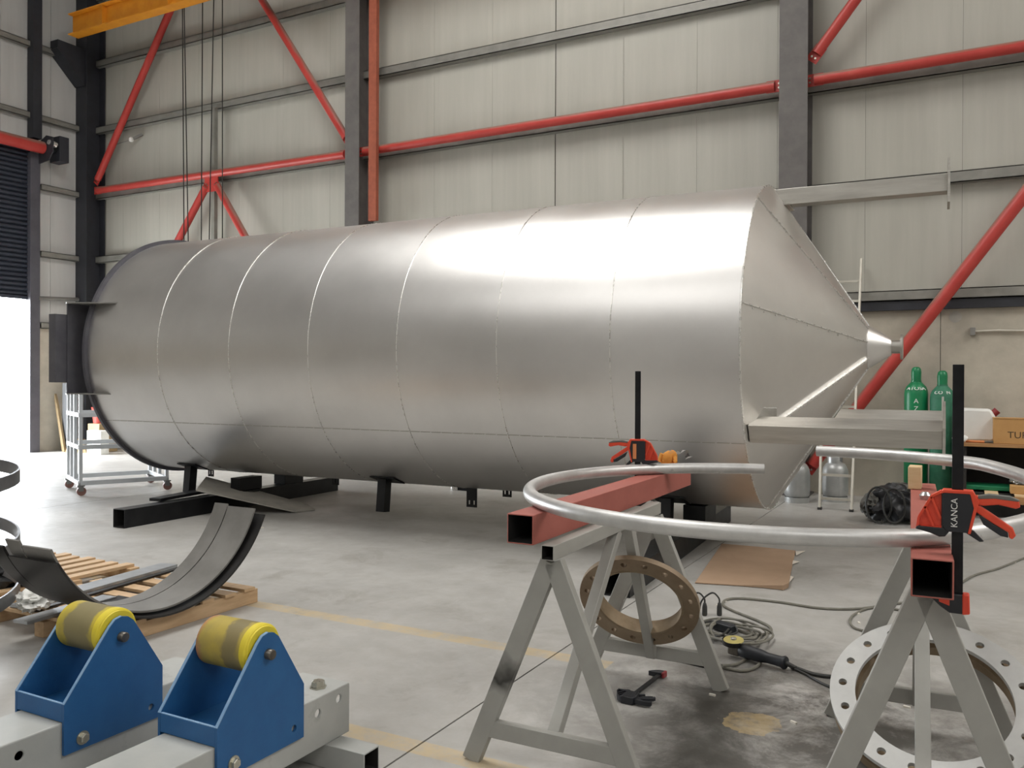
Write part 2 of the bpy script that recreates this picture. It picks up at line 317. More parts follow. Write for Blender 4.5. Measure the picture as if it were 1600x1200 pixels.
def floor_material():
    m = bpy.data.materials.new('workshop_floor'); m.use_nodes = True; MATS['workshop_floor'] = m
    nt = m.node_tree; N = nt.nodes; L = nt.links; b = N['Principled BSDF']
    geo = N.new('ShaderNodeTexCoord'); P = geo.outputs['Object']
    def noise(scale, detail=6, rough=0.6, vec=P, dist=0.0):
        n = N.new('ShaderNodeTexNoise'); n.inputs['Scale'].default_value = scale; n.inputs['Detail'].default_value = detail; n.inputs['Roughness'].default_value = rough; n.inputs['Distortion'].default_value = dist; L.new(vec, n.inputs['Vector']); return n.outputs[0]
    def ramp(src, stops):
        r = N.new('ShaderNodeValToRGB'); L.new(src, r.inputs[0]); e = r.color_ramp.elements
        e[0].position, e[0].color = stops[0]; e[1].position, e[1].color = stops[-1]
        for p, c in stops[1:-1]: q = e.new(p); q.color = c
        return r.outputs[0]
    def mth(op, a, c=None, clamp=False):
        n = N.new('ShaderNodeMath'); n.operation = op; n.use_clamp = clamp
        for i, x in enumerate((a, c)):
            if x is None: continue
            if isinstance(x, (int, float)): n.inputs[i].default_value = x
            else: L.new(x, n.inputs[i])
        return n.outputs[0]
    def mix(f, a, c):
        n = N.new('ShaderNodeMix'); n.data_type = 'RGBA'; L.new(f, n.inputs[0])
        for i, x in ((6, a), (7, c)):
            if isinstance(x, tuple): n.inputs[i].default_value = x
            else: L.new(x, n.inputs[i])
        return n.outputs[2]
    g = lambda v: (v, v, v, 1)
    base = ramp(noise(0.9, 8, 0.65), [(0.3, lin('9C9A96')), (0.52, lin('AEACA8')), (0.7, lin('BAB8B4'))])
    mot = ramp(noise(7, 6, 0.7, dist=0.6), [(0.35, g(0)), (0.75, g(1))])
    base = mix(mth('MULTIPLY', mot, 0.35), base, lin('8F897F'))
    sep = N.new('ShaderNodeSeparateXYZ'); L.new(P, sep.inputs[0]); X, Y = sep.outputs[0], sep.outputs[1]
    # grime round the trestles
    def blob(cx, cy, r0, r1):
        dx = mth('SUBTRACT', X, cx); dy = mth('SUBTRACT', Y, cy); d = mth('SQRT', mth('ADD', mth('MULTIPLY', dx, dx), mth('MULTIPLY', dy, dy)))
        n = N.new('ShaderNodeMapRange'); n.inputs[1].default_value = r1; n.inputs[2].default_value = r0; L.new(d, n.inputs[0]); return n.outputs[0]
    st = ramp(noise(3.2, 10, 0.75, dist=0.35), [(0.38, g(0)), (0.55, g(1))])
    grime = mth('MULTIPLY', mth('MAXIMUM', blob(-0.7, 4.2, 0.35, 1.5), mth('MULTIPLY', blob(-0.9, 3.5, 0.1, 0.7), 1.0)), st, True)
    # long dark oil streak in front of the trestles
    tt = mth('DIVIDE', mth('SUBTRACT', Y, 3.0), 1.7); xc = mth('SUBTRACT', -0.93, mth('MULTIPLY', tt, 0.17)); dx = mth('ABSOLUTE', mth('SUBTRACT', X, xc))
    wv = noise(3.5, 8, 0.7, dist=0.3); dxn = mth('ADD', dx, mth('MULTIPLY', mth('SUBTRACT', wv, 0.5), 0.45))
    sk = N.new('ShaderNodeMapRange'); sk.inputs[1].default_value = 0.26; sk.inputs[2].default_value = 0.05; L.new(dxn, sk.inputs[0])
    inr = mth('MULTIPLY', mth('GREATER_THAN', Y, 2.6), blob(-1.0, 3.6, 0.7, 1.35))
    base = mix(mth('MULTIPLY', grime, 0.85), base, lin('47443F'))
    base = mix(mth('MULTIPLY', mth('MULTIPLY', sk.outputs[0], inr), 0.8), base, lin('37352F'))
    st2 = ramp(noise(1.3, 9, 0.7, dist=0.6), [(0.55, g(0)), (0.68, g(1))])
    base = mix(mth('MULTIPLY', st2, 0.45), base, lin('7C766B'))
    sp = ramp(noise(11, 5, 0.8, dist=1.0), [(0.66, g(0)), (0.72, g(1))])
    base = mix(mth('MULTIPLY', mth('MULTIPLY', sp, blob(-0.7, 4.3, 0.3, 1.7)), 0.7), base, lin('C9C3B6'))
    # worn yellow floor lines
    wear = ramp(noise(9, 8, 0.75), [(0.34, g(0.15)), (0.55, g(1))])
    def line(y, hw, x0, x1):
        a = mth('LESS_THAN', mth('ABSOLUTE', mth('SUBTRACT', Y, y)), hw)
        return mth('MULTIPLY', a, mth('MULTIPLY', mth('GREATER_THAN', X, x0), mth('LESS_THAN', X, x1)))
    ln = mth('MAXIMUM', line(4.46, 0.065, -9.0, -1.75), line(3.06, 0.06, -2.6, -1.5))
    ln = mth('MAXIMUM', ln, mth('MULTIPLY', mth('GREATER_THAN', blob(-0.86, 4.03, 0.05, 0.22), mth('MULTIPLY', noise(6, 6, 0.7), 1.0)), 0.9), )
    base = mix(mth('MULTIPLY', mth('MULTIPLY', ln, wear), 0.52), base, lin('C9AD74'))
    L.new(base, b.inputs['Base Color'])
    rr = ramp(noise(3, 6, 0.6), [(0.3, g(0.38)), (0.7, g(0.55))]); L.new(rr, b.inputs['Roughness'])
    bp = N.new('ShaderNodeBump'); bp.inputs['Strength'].default_value = 0.12; bp.inputs['Distance'].default_value = 0.004; L.new(noise(25, 5, 0.7), bp.inputs['Height']); L.new(bp.outputs[0], b.inputs['Normal'])
floor_material()

# ================================================================== THE HALL
XW, YW = -17.8, 12.8          # gable wall and long wall planes
XE, YE = 14.0, -14.0
floor = struct(MB().box(XW - 0.2, XE + 0.2, YE - 0.2, YW + 0.2, -0.3, -0.006).build('floor', 'gap', smooth=0))
xs = [XW, -10.02, -2.1, 6.0, XE]; ys = [YE, -1.0, YW]
for i in range(4):
    for j in range(2):
        MB().box(xs[i] + 0.005, xs[i + 1] - 0.005, ys[j] + 0.005, ys[j + 1] - 0.005, -0.006, 0).build('slab', 'workshop_floor', floor, smooth=0)
ground = tag(struct(MB().box(-70, XW - 0.21, -40, 60, -0.3, -0.02).build('ground', 'outdoor', smooth=0)), 'bright paved yard outside the open roller door', 'ground')
ceil = struct(MB().box(XW - 0.2, XE + 0.2, YE - 0.2, YW + 0.2, ROOF_Z, ROOF_Z + 0.2).build('ceiling', 'roof', smooth=0))
fm = MB()
for a, b, c, d in ROOF_LAMPS:
    for q in ((a - .1, b + .1, c - .1, c), (a - .1, b + .1, d, d + .1), (a - .1, a, c, d), (b, b + .1, c, d)): fm.box(*q, ROOF_Z - 0.15, ROOF_Z)
fm.build('roof_lamp_frame', 'girt', ceil)  # unseen frames round the inferred lamp and the three added ones
# long wall behind the tank: concrete below, sandwich panels above
CZ = 2.78
wb = struct(MB().box(XW - 0.2, XE + 0.2, YW + 0.012, YW + 0.25, 0, ROOF_Z).build('wall_back', 'gap', smooth=0))
MB().box(XW, XE, YW - 0.02, YW + 0.012, 0, CZ - 0.08).build('concrete_base', 'concrete_wall', wb, smooth=0)
pm = MB().box(0.0015, 1.1985, 0, 0.012, CZ, ROOF_Z).build('panel', 'panel', None); pm.parent = wb; pm.location = (-6.04 - 1.2 * 9, YW, 0)
for k in range(-10, 18):
    if k == -9: continue
    o = pm.copy(); COL.objects.link(o); o.location = (-6.04 + 1.2 * k + (0.014 if k == 0 else 0), YW, 0)
# joints and cast marks on the concrete
jm = MB(); xj = ay(1470, 480, YW).x
jm.box(xj - 0.003, xj + 0.003, YW - 0.0215, YW - 0.019, 0, CZ - 0.08); jm.build('concrete_joint', 'gap', wb)
M0 = TR(ay(1493, 495, YW - 0.02)) @ RX(90)
MB().lathe([(0, 0.0), (0.075, 0.0), (0.075, 0.006), (0, 0.006)], 24, M0).build('core_patch', 'board_grey', wb)
# left gable wall with the roller door opening
DY0, DY1, DZ1 = 6.0, 11.28, 6.45
wl = struct(MB().box(XW - 0.2, XW - 0.012, DY1, YW + 0.2, 0, ROOF_Z).box(XW - 0.2, XW - 0.012, YE, DY0, 0, ROOF_Z).box(XW - 0.2, XW - 0.012, DY0, DY1, DZ1, ROOF_Z).build('wall_left', 'gap', smooth=0))
MB().box(XW - 0.012, XW + 0.02, DY1, YW, 0, CZ - 0.1).box(XW - 0.012, XW + 0.02, YE, DY0, 0, CZ - 0.1).build('concrete_base', 'concrete_wall', wl, smooth=0)
y = YW
while y > YE:
    y2 = max(y - 1.1, YE); z0 = CZ
    if y > DY0 and y2 < DY1:
        if y > DY1: MB().box(XW - 0.012, XW, DY1, y - 0.004, CZ, ROOF_Z).build('panel', 'panel_neutral', wl, smooth=0)
        z0 = DZ1
        MB().box(XW - 0.012, XW, y2 + 0.004, min(y, DY1) - 0.004, z0, ROOF_Z).build('panel', 'panel_neutral', wl, smooth=0)
    else: MB().box(XW - 0.012, XW, y2 + 0.004, y - 0.004, z0, ROOF_Z).build('panel', 'panel_neutral', wl, smooth=0)
    y = y2
struct(MB().box(XE, XE + 0.2, YE - 0.2, YW + 0.2, 0, ROOF_Z).build('wall_right', 'panel_neutral', smooth=0))
struct(MB().box(XW - 0.2, XE, YE - 0.2, YE, 0, ROOF_Z).build('wall_rear', 'panel_neutral', smooth=0))
# girts
n = 1
def girt(p0, p1, h, dpt, axis):
    global n
    b = MB()
    if axis == 'x':
        b.box(p0[0], p1[0], p0[1] - dpt, p0[1], p0[2] - h / 2, p0[2] - h / 2 + 0.012).box(p0[0], p1[0], p0[1] - dpt, p0[1] - dpt + 0.012, p0[2] - h / 2, p0[2] + h / 2).box(p0[0], p1[0], p0[1] - dpt, p0[1], p0[2] + h / 2 - 0.012, p0[2] + h / 2)
    else:
        b.box(p0[0], p0[0] + dpt, p0[1], p1[1], p0[2] - h / 2, p0[2] - h / 2 + 0.012).box(p0[0] + dpt - 0.012, p0[0] + dpt, p0[1], p1[1], p0[2] - h / 2, p0[2] + h / 2).box(p0[0], p0[0] + dpt, p0[1], p1[1], p0[2] + h / 2 - 0.012, p0[2] + h / 2)
    o = struct(b.build('trim_%d' % n, 'girt')); n += 1; return o
for z in (4.32, 5.78, 7.28, 8.8, 10.3): girt((XW + 0.02, YW - 0.002, z), (XE, YW, z), 0.15, 0.14, 'x')
o = girt((XW + 0.02, YW - 0.022, CZ), (XE, YW, CZ), 0.14, 0.1, 'x')
MB().box(XW + 0.02, XE, YW - 0.1, YW - 0.022, CZ - 0.2, CZ - 0.075).build('shadow_strip', 'column_dark', o)  # dark strip standing in for the shade below the base rail
for z in (2.75, 4.3, 5.75, 7.24, 8.76, 10.3):
    girt((XW + 0.002, DY1 + 0.14, z), (XW, YW - 0.15, z), 0.13, 0.12, 'y')
for z in (7.24, 8.76, 10.3): girt((XW + 0.002, YE, z), (XW, DY1 - 0.12, z), 0.13, 0.12, 'y')

# steel columns
def column(label, x0, x1, yf, mt, zt=ROOF_Z):
    xc = (x0 + x1) / 2
    c = thing('steel_column', label, 'column', (xc, (yf + YW) / 2, 0), group='hall columns')
    yb = YW - 0.03
    MB().box(x0, x1, yf, yf + 0.02, 0, zt).build('front_flange', mt, c)
    MB().box(x0, x1, yb - 0.02, yb, 0, zt).build('rear_flange', mt, c)
    MB().box(xc - 0.008, xc + 0.008, yf + 0.02, yb - 0.02, 0, zt).build('web', mt, c)
    MB().box(x0 - 0.05, x1 + 0.05, yf - 0.05, yb, 0, 0.025).build('base_plate', mt, c)
    return c
c1 = column('dark grey steel column beside the rust brown vertical tube', -10.09, -9.77, 12.33, 'column')
c2 = column('dark grey steel column rising behind the cone end of the tank', -2.33, -1.945, 12.33, 'column')
c3 = column('nearly black steel column with a haunch in the hall corner', -17.80, -17.42, 12.30, 'column_dark')
# haunch bracket carrying the crane rail
hb = MB().add([(-17.62 + dx, y, z) for dx in (-0.13, 0.13) for y, z in ((12.3, 8.2), (12.3, 9.0), (11.66, 9.0), (11.66, 8.82))], [(0, 1, 2, 3), (7, 6, 5, 4), (0, 4, 5, 1), (1, 5, 6, 2), (2, 6, 7, 3), (3, 7, 4, 0)])
hb.build('haunch', 'column_dark', c3)
ho = MB().bar((-17.62, 12.28, 8.18), (-17.62, 11.63, 8.80), 0.34, 0.025).build('haunch_flange', 'column_dark', c3)
# orange crane runway beam
r = thing('crane_runway_beam', 'orange overhead crane runway beam near the roof corner', 'beam', (-17.0, 11.75, 9.01))
MB().box(-17.1, XE, 11.63, 11.87, 9.01, 9.035).build('lower_flange', 'orange_paint', r)
MB().box(-17.1, XE, 11.63, 11.87, 9.44, 9.465).build('upper_flange', 'orange_paint', r)
MB().box(-17.1, XE, 11.742, 11.758, 9.035, 9.44).build('web', 'orange_paint', r)
st = MB()
for x in range(-16, 14, 2): st.box(x - 0.006, x + 0.006, 11.64, 11.742, 9.035, 9.44)
st.build('stiffeners', 'orange_paint', r)
# rust brown vertical tube next to the column
tb = ay(583, 348, 12.5)
tag(MB().hollow((ay(583.5, 300, 12.36).x, 12.36, tb.z), (ay(583.5, 300, 12.36).x, 12.36, ROOF_Z - 0.01), 0.17, 0.08, 0.006).build('vertical_tube', 'rust_tube'), 'rust brown rectangular tube running down beside a column', 'tube')

# red bracing
def red_pipe(name, label, p0, p1, r=0.075, ends=(1, 1)):
    t = thing(name, label, 'brace', p0, group='red wall bracing')
    p0 = Vector(p0); p1 = Vector(p1); d = (p1 - p0).normalized()
    MB().cyl(p0 + d * 0.12, p1 - d * 0.12, r, 20).build('pipe', 'red_paint', t)
    for q, e, s in ((p0, ends[0], 1), (p1, ends[1], -1)):
        if not e: continue
        g = MB().bar(q, q + d * s * 0.24, 0.014, 0.17, up=Vector((0, 1, 0)).cross(d)).build('gusset', 'red_paint', t)
        for k in (0.03, -0.03):
            up = Vector((0, 1, 0)).cross(d); c = q + d * s * 0.06 + up * k
            MB().cyl(c + Vector((0, -0.02, 0)), c + Vector((0, 0.02, 0)), 0.016, 6).build('bolt', 'bolt_zinc', g)
    return t
YB = 12.5
red_pipe('horizontal_brace', 'red horizontal tie pipe on the wall left of the middle column', (-17.42, YB, 5.85), (-10.1, YB, 5.80))
red_pipe('horizontal_brace', 'red horizontal tie pipe above the middle of the tank', (-9.9, YB, 5.80), (-2.3, YB, 5.83))
red_pipe('horizontal_brace', 'red horizontal tie pipe at the upper right above the tank leg', (-2.0, YB, 5.83), (6.0, YB, 5.9))
red_pipe('diagonal_brace', 'red diagonal pipe rising from the dark corner column', (-17.38, YB, 6.0), (-14.2, YB, 10.5))
red_pipe('diagonal_brace', 'red diagonal pipe descending to the middle column top left', (-13.3, YB, 10.5), (-10.12, YB, 6.0))
red_pipe('diagonal_brace', 'left leg of the red inverted V brace above the tank', (-13.80, YB, 5.66), (-17.0, YB, 1.6))
red_pipe('diagonal_brace', 'right leg of the red inverted V brace above the tank', (-13.62, YB, 5.66), (-10.2, YB, 0.9))
red_pipe('diagonal_brace', 'short red diagonal pipe at the upper right column', (-1.93, YB, 6.1), (1.8, YB, 10.9))
red_pipe('diagonal_brace', 'long red diagonal pipe behind the nozzle of the cone', (1.9, YB, 5.72), (-1.95, YB, 0.33), 0.085)
nd = MB().box(-13.90, -13.52, YB - 0.012, YB + 0.012, 5.46, 5.76)
tag(nd.build('node_plate', 'red_paint'), 'red node plate joining the inverted V brace and tie pipe', 'plate')
# conduit, bracket and ropes on the wall in the left bay
g0 = ay(340, 170, 12.68)
tag(MB().hollow((g0.x, 12.60, 2.9), (g0.x, 12.60, 7.2), 0.09, 0.09, 0.004).build('wall_strut', 'girt'), 'thin grey vertical strut on the wall behind the ropes', 'strut')
lab = ['leftmost thin dark rope hanging in front of the wall', 'second thin dark rope from the left, close to the leftmost', 'middle thin dark rope passing left of the red node plate', 'fourth thin dark rope crossing the red node plate', 'rightmost thin dark rope beside the grey strut']
for i, (xt, xb) in enumerate(((285, 287.5), (287.5, 294), (316.5, 314.5), (334, 327), (347.5, 347.5))):
    a = ay(xt, 0, 11.9); b = ay(xb, 372, 11.9); dd = (b - a) / (a.z - b.z)
    top = a - dd * (ROOF_Z - 0.05 - a.z); bot = b + dd * (b.z - 0.9)
    tag(MB().tube([top, top.lerp(bot, 0.3), top.lerp(bot, 0.6), bot], 0.011, 6).build('hanging_rope', 'rope'), lab[i], 'rope', 'ropes hanging in the left bay')
lp = ay(205, 218, 12.64)
t = thing('wall_lamp', 'small floodlight on a thin arm on the left bay wall', 'lamp', lp)
MB().tube([ay(172, 228, 12.68), ay(190, 223, 12.68), ay(203, 219, 12.66)], 0.012, 6).build('arm', 'girt', t)
MB().lathe([(0, 0), (0.05, 0.01), (0.055, 0.06), (0.02, 0.09), (0, 0.09)], 16, TR(lp) @ RX(90) @ TR(0, 0, -0.04)).build('head', 'jerrycan', t)
MB().bar(lp + Vector((0.05, 0.02, 0.02)), lp + Vector((0.22, 0.12, 0.12)), 0.05, 0.05).build('bracket', 'mill_steel', t)
# thin pipe on the right concrete wall
a = ay(1520, 518, YW - 0.05); b = ay(1600, 517, YW - 0.05)
t = thing('conduit', 'thin pale conduit along the concrete wall at right', 'conduit', a)
MB().tube([a, a.lerp(b, 0.5) + Vector((0, 0, 0.01)), b, b + Vector((3, 0, 0))], 0.015, 8).build('tube', 'ladder', t)
MB().box(a.x - 0.03, a.x + 0.03, YW - 0.09, YW - 0.02, a.z - 0.05, a.z + 0.05).build('junction_box', 'mill_steel', t)

# ---------------------------------------------------- roller door
d1 = struct(MB().box(XW - 0.03, XW + 0.14, DY1 - 0.12, DY1 + 0.1, 0, DZ1).box(XW - 0.03, XW + 0.14, DY0 - 0.1, DY0 + 0.12, 0, DZ1).build('door_1', 'purple_grey', bevel=0.006))
sb = MB().prism([(0, 0), (0.02, 0.01), (0.045, 0.035), (0.045, 0.065), (0.02, 0.09), (0, 0.1), (-0.012, 0.05)], DY0 + 0.06, DY1 - 0.06)
sl = sb.build('slat', 'navy_shutter', d1); sl.location = (XW, 0, 3.36)
for k in range(1, 32):
    o = sl.copy(); COL.objects.link(o); o.location = (XW, 0, 3.36 + 0.1 * k)
MB().box(XW - 0.01, XW + 0.05, DY0 + 0.06, DY1 - 0.06, 3.29, 3.36).build('bottom_rail', 'navy_shutter', d1)
dr = thing('shutter_drum', 'red roller shutter shaft with a dark motor bracket', 'roller', (XW + 0.3, 9, 6.5))
MB().cyl((XW + 0.3, DY0, 6.55), (XW + 0.3, DY1 + 0.05, 6.55), 0.13, 20).build('shaft', 'red_paint', dr)
mb_ = MB().prism([(-0.16, -0.32), (0.18, -0.28), (0.32, -0.1), (0.32, 0.2), (0.1, 0.26), (-0.16, 0.14)], DY1 + 0.06, DY1 + 0.085, TR(XW + 0.3, 0, 6.55))
mb_.build('bracket', 'column_dark', dr)
MB().cyl((XW + 0.34, DY1 + 0.09, 6.58), (XW + 0.34, DY1 + 0.5, 6.6), 0.1, 16).build('motor', 'black_steel', dr)
MB().cyl((XW + 0.5, DY1 + 0.05, 6.66), (XW + 0.5, DY1 + 0.22, 6.62), 0.06, 12).build('motor_cap', 'bright_weld', dr)
MB().box(XW + 0.15, XW + 0.5, DY1 + 0.3, DY1 + 0.52, 6.3, 6.85).build('gear_plate', 'column_dark', dr, bevel=0.01)
tag(MB().hollow((XW + 0.125, DY1 - 0.02, DZ1 + 0.3), (XW + 0.125, DY1 - 0.02, ROOF_Z - 0.01), 0.2, 0.2, 0.008).build('door_post', 'column_dark'), 'black square post above the roller door', 'post')
a = at(60, 466, 0, XW + 0.12); b = at(122, 468, 0, XW + 0.12)
tag(MB().tube([a, a.lerp(b, .5), b], 0.045, 12).build('wall_pipe', 'mill_steel'), 'short dark horizontal pipe on the wall left of the tank', 'pipe')

# ================================================================== THE TANK
TX, TY, TZ, TRAD = -1.61, 8.309, 1.915, 1.52
tank = thing('silo_tank', 'large brushed stainless steel tank lying on its side with a cone end', 'tank', (TX, TY, 0), math.radians(1.345), local=True)
PITCH = 1.094; XL = -7.76
def ringpt(x, phi, r=TRAD):
    p = math.radians(phi); return Vector((x, -r * math.cos(p), TZ + r * math.sin(p)))
AX = TR(0, 0, TZ) @ RY(90)     # lathe axis z -> tank x
edges = [-PITCH * k for k in range(7)] + [XL]
LAP = -33.0
for k in range(7):
    x1, x0 = edges[k], edges[k + 1]
    sh = MB().lathe([(TRAD - 0.012, x0 + 0.001), (TRAD, x0 + 0.001), (TRAD, x1 - 0.001), (TRAD - 0.012, x1 - 0.001), (TRAD - 0.012, x0 + 0.001)], 160, AX).build('shell_course', 'tank_steel', tank, smooth=30)
    # lengthwise lap seam with its tack line
    lm = MB(); N_ = 9
    for q in range(N_):
        xa = x0 + (x1 - x0) * (q + 0.06) / N_; xb = x0 + (x1 - x0) * (q + 0.94) / N_
        lm.bar(ringpt(xa, LAP, TRAD + 0.002), ringpt(xb, LAP, TRAD + 0.001), 0.006, 0.004, up=(0, -math.cos(math.radians(LAP)), math.sin(math.radians(LAP))))
    lm.build('lap_seam', 'stainless_leg', sh)
for x in edges[:7]:
    pts = [ringpt(x, 360 * i / 160, TRAD + 0.001) for i in range(160)]
    MB().tube(pts, 0.0055 if x < 0 else 0.009, 6, closed=True).build('girth_seam', 'bright_weld', tank)
MB().lathe([(TRAD - 0.1, XL - 0.04), (TRAD + 0.045, XL - 0.04), (TRAD + 0.045, XL), (TRAD - 0.1, XL), (TRAD - 0.1, XL - 0.04)], 128, AX).build('end_flange', 'inlet_dark', tank, smooth=30)
MB().lathe([(0, XL + 0.10), (TRAD - 0.02, XL + 0.10), (TRAD - 0.02, XL + 0.09), (0, XL + 0.09)], 96, AX).build('end_plate', 'mill_steel', tank)
# cone gores
CL, CR = 0.84, 0.19
GOR = 45; G0 = 12
for i in range(8):
    a0, a1 = G0 + GOR * i, G0 + GOR * (i + 1); vs = []; ns = 12
    for t_ in range(ns + 1):
        ph = a0 + (a1 - a0) * t_ / ns
        for (x, rr) in ((0.004, TRAD - 0.002), (CL, CR), (CL, CR - 0.006), (0.004, TRAD - 0.012)): vs.append(ringpt(x, ph, rr))
    fs = [(3, 2, 1, 0), (ns * 4, ns * 4 + 1, ns * 4 + 2, ns * 4 + 3)]
    for t_ in range(ns):
        for j in range(4): fs.append((t_ * 4 + j, t_ * 4 + 4 + j, t_ * 4 + 4 + (j + 1) % 4, t_ * 4 + (j + 1) % 4))
    o = MB().add(vs, fs).build('cone_gore', 'cone_steel', tank, smooth=30)
    # standing seam on the gore edge
    p0 = ringpt(0.0, a0, TRAD); p1 = ringpt(CL, a0, CR); nrm = Vector((TRAD - CR, -CL * math.cos(math.radians(a0)), CL * math.sin(math.radians(a0)))).normalized()
    big = i == 7
    q0 = p0.lerp(p1, 0.27) if big else p0
    MB().bar(q0 + nrm * 0.006, p1 + nrm * 0.006, 0.02 if big else 0.008, 0.035 if big else 0.012, up=nrm).build('standing_seam', 'bright_weld', o)
    rv = MB()
    for t_ in range(1, 12):
        c = p0.lerp(p1, t_ / 12) + nrm * 0.004; side = (p1 - p0).cross(nrm).normalized() * 0.02
        rv.cyl(c + side, c + side + nrm * 0.006, 0.006, 6)
    rv.build('rivets', 'bright_weld', o, kind='stuff')
nz = MB().lathe([(CR + 0.004, CL - 0.005), (CR + 0.004, CL + 0.004), (0.075, CL + 0.19), (0.07, CL + 0.19)], 40, AX).build('nozzle_cone', 'cone_steel', tank, smooth=30)
MB().lathe([(0.06, CL + 0.18), (0.06, CL + 0.275), (0.055, CL + 0.275)], 28, AX).build('nozzle_pipe', 'stainless_leg', tank)
MB().lathe([(0.045, CL + 0.265), (0.115, CL + 0.265), (0.115, CL + 0.285), (0.045, CL + 0.285), (0.045, CL + 0.265)], 32, AX).build('nozzle_flange', 'stainless_leg', tank)
# the three long legs with foot plates
for ph, ln_ in ((-30, 1.44), (90, 1.47), (210, 1.44)):
    rr = 1.42; c = ringpt(0, ph, rr); out = Vector((0, -math.cos(math.radians(ph)), math.sin(math.radians(ph))))
    upv = out
    a = Vector((0.03 if ph != 90 else -0.02, c.y, c.z)); b = Vector((ln_, c.y, c.z))
    lg = MB().hollow(a, b, 0.165, 0.15, 0.006, up=upv).build('leg', 'stainless_leg', tank, bevel=0.004)
    MB().bar((ln_, c.y, c.z), (ln_ + 0.02, c.y, c.z), 0.36, 0.38, up=out).build('foot_plate', 'stainless_leg', lg)
    if ph == -30:
        zt = c.z + 0.055; gz = MB().prism([(0.0, 0), (0.30, 0), (0.30, 0.12), (0.03, 0.12), (0.0, 0.085)], -0.004, 0.004, TR(-0.005, c.y - 0.09, zt) @ RZ(42))
        gz.build('gusset', 'stainless_leg', lg, smooth=0)
        MB().bar((-0.005, c.y - 0.09, zt + 0.085), (0.025, c.y - 0.065, zt + 0.122), 0.01, 0.01).bar((0.022, c.y - 0.067, zt + 0.122), (0.22, c.y + 0.112, zt + 0.122), 0.01, 0.01).build('gusset_edge', 'bright_weld', lg)
    elif ph == 90: MB().box(-0.02, 0.16, c.y - 0.17, c.y + 0.17, c.z - 0.092, c.z - 0.077).build('gusset', 'stainless_leg', lg)
# black stub feet underneath, radial
def loc_of(wx, wy):
    v = RZ(-1.345) @ Vector((wx - TX, wy - TY, 0)); return v.x
for wx, l_ in ((-8.72, 0.35), (-5.72, 0.38), (-2.48, 0.285)):
    x = loc_of(wx, 7.79); ph = -70
    a = ringpt(x, ph, TRAD - 0.02); b = a + Vector((0, -0.10, -1)).normalized() * l_
    s_ = MB().hollow(a, b, 0.115, 0.11, 0.006, up=(1, 0, 0)).build('stub_foot', 'black_steel', tank, bevel=0.004)
    MB().bar(ringpt(x - 0.12, ph, TRAD + 0.006), ringpt(x + 0.2, ph, TRAD + 0.006), 0.24, 0.012, up=(0, -math.cos(math.radians(ph)), math.sin(math.radians(ph)))).build('pad', 'black_steel', s_)
# slotted lugs
for wx, wy, zb, w_ in ((-8.86, 8.25, 0.30, 0.10), (-6.78, 8.25, 0.31, 0.10), (-4.78, 8.1, 0.20, 0.13), (-4.45, 8.3, 0.31, 0.11), (-2.35, 8.25, 0.22, 0.14)):
    x = loc_of(wx, wy); yy = wy - TY; zt = TZ - math.sqrt(TRAD ** 2 - yy ** 2) + 0.01
    h_ = zt - zb; m_ = MB()
    u = [-w_ / 2, -w_ * 0.30, -w_ * 0.16, w_ * 0.16, w_ * 0.30, w_ / 2]; zz = [zb, zb + 0.03, zb + 0.075, zt]
    for i in range(5):
        for j in range(3):
            if i in (1, 3) and j == 1: continue
            m_.box(x + u[i], x + u[i + 1], yy - 0.004, yy + 0.004, zz[j], zz[j + 1])
    m_.build('slotted_lug', 'black_steel', tank, smooth=0)
# inlet box at the far end (plates, inner wall, outer strip)
RZI = RZ(-1.345)
def tl(v): v = Vector(v) - Vector((TX, TY, 0)); return RZI @ v
zt_, zb_ = 2.5, 1.42
foot = [(-8.84, 6.80), (-9.50, 6.45), (-9.56, 6.48), (-9.56, 7.25), (-9.42, 7.25), (-9.40, 6.9)]
ib = None
for z0, z1 in ((zt_, zt_ + 0.014), (zb_ - 0.014, zb_)):
    vs = [tl((x, y, z)) for z in (z0, z1) for x, y in foot]; k = len(foot)
    m_ = MB().add(vs, [tuple(range(k)), tuple(range(2 * k - 1, k - 1, -1))] + [(i, k + i, k + (i + 1) % k, (i + 1) % k) for i in range(k)])
    o = m_.build('inlet_plate', 'mill_steel', tank, smooth=0)
MB().add([tl(v) for v in [(-9.57, 6.50, zb_), (-9.57, 7.3, zb_), (-9.57, 7.3, zt_), (-9.57, 6.50, zt_), (-9.55, 6.50, zb_), (-9.55, 7.3, zb_), (-9.55, 7.3, zt_), (-9.55, 6.50, zt_)]], [(0, 1, 2, 3), (4, 5, 6, 7), (0, 1, 5, 4), (2, 3, 7, 6), (1, 2, 6, 5), (0, 3, 7, 4)]).build('inlet_wall', 'inlet_dark', tank, smooth=0)
m_ = MB()
for z0, z1, y0, y1 in ((1.55, 2.37, 6.36, 6.62), (1.55, 1.65, 6.6, 7.25), (2.27, 2.37, 6.6, 7.25)):
    m_.add([tl((x, y, z)) for z in (z0, z1) for y in (y0, y1) for x in (-9.70, -9.575)], [(0, 2, 3, 1), (4, 5, 7, 6), (0, 1, 5, 4), (2, 6, 7, 3), (0, 4, 6, 2), (1, 3, 7, 5)])
m_.build('inlet_flange', 'inlet_dark', tank, smooth=0)

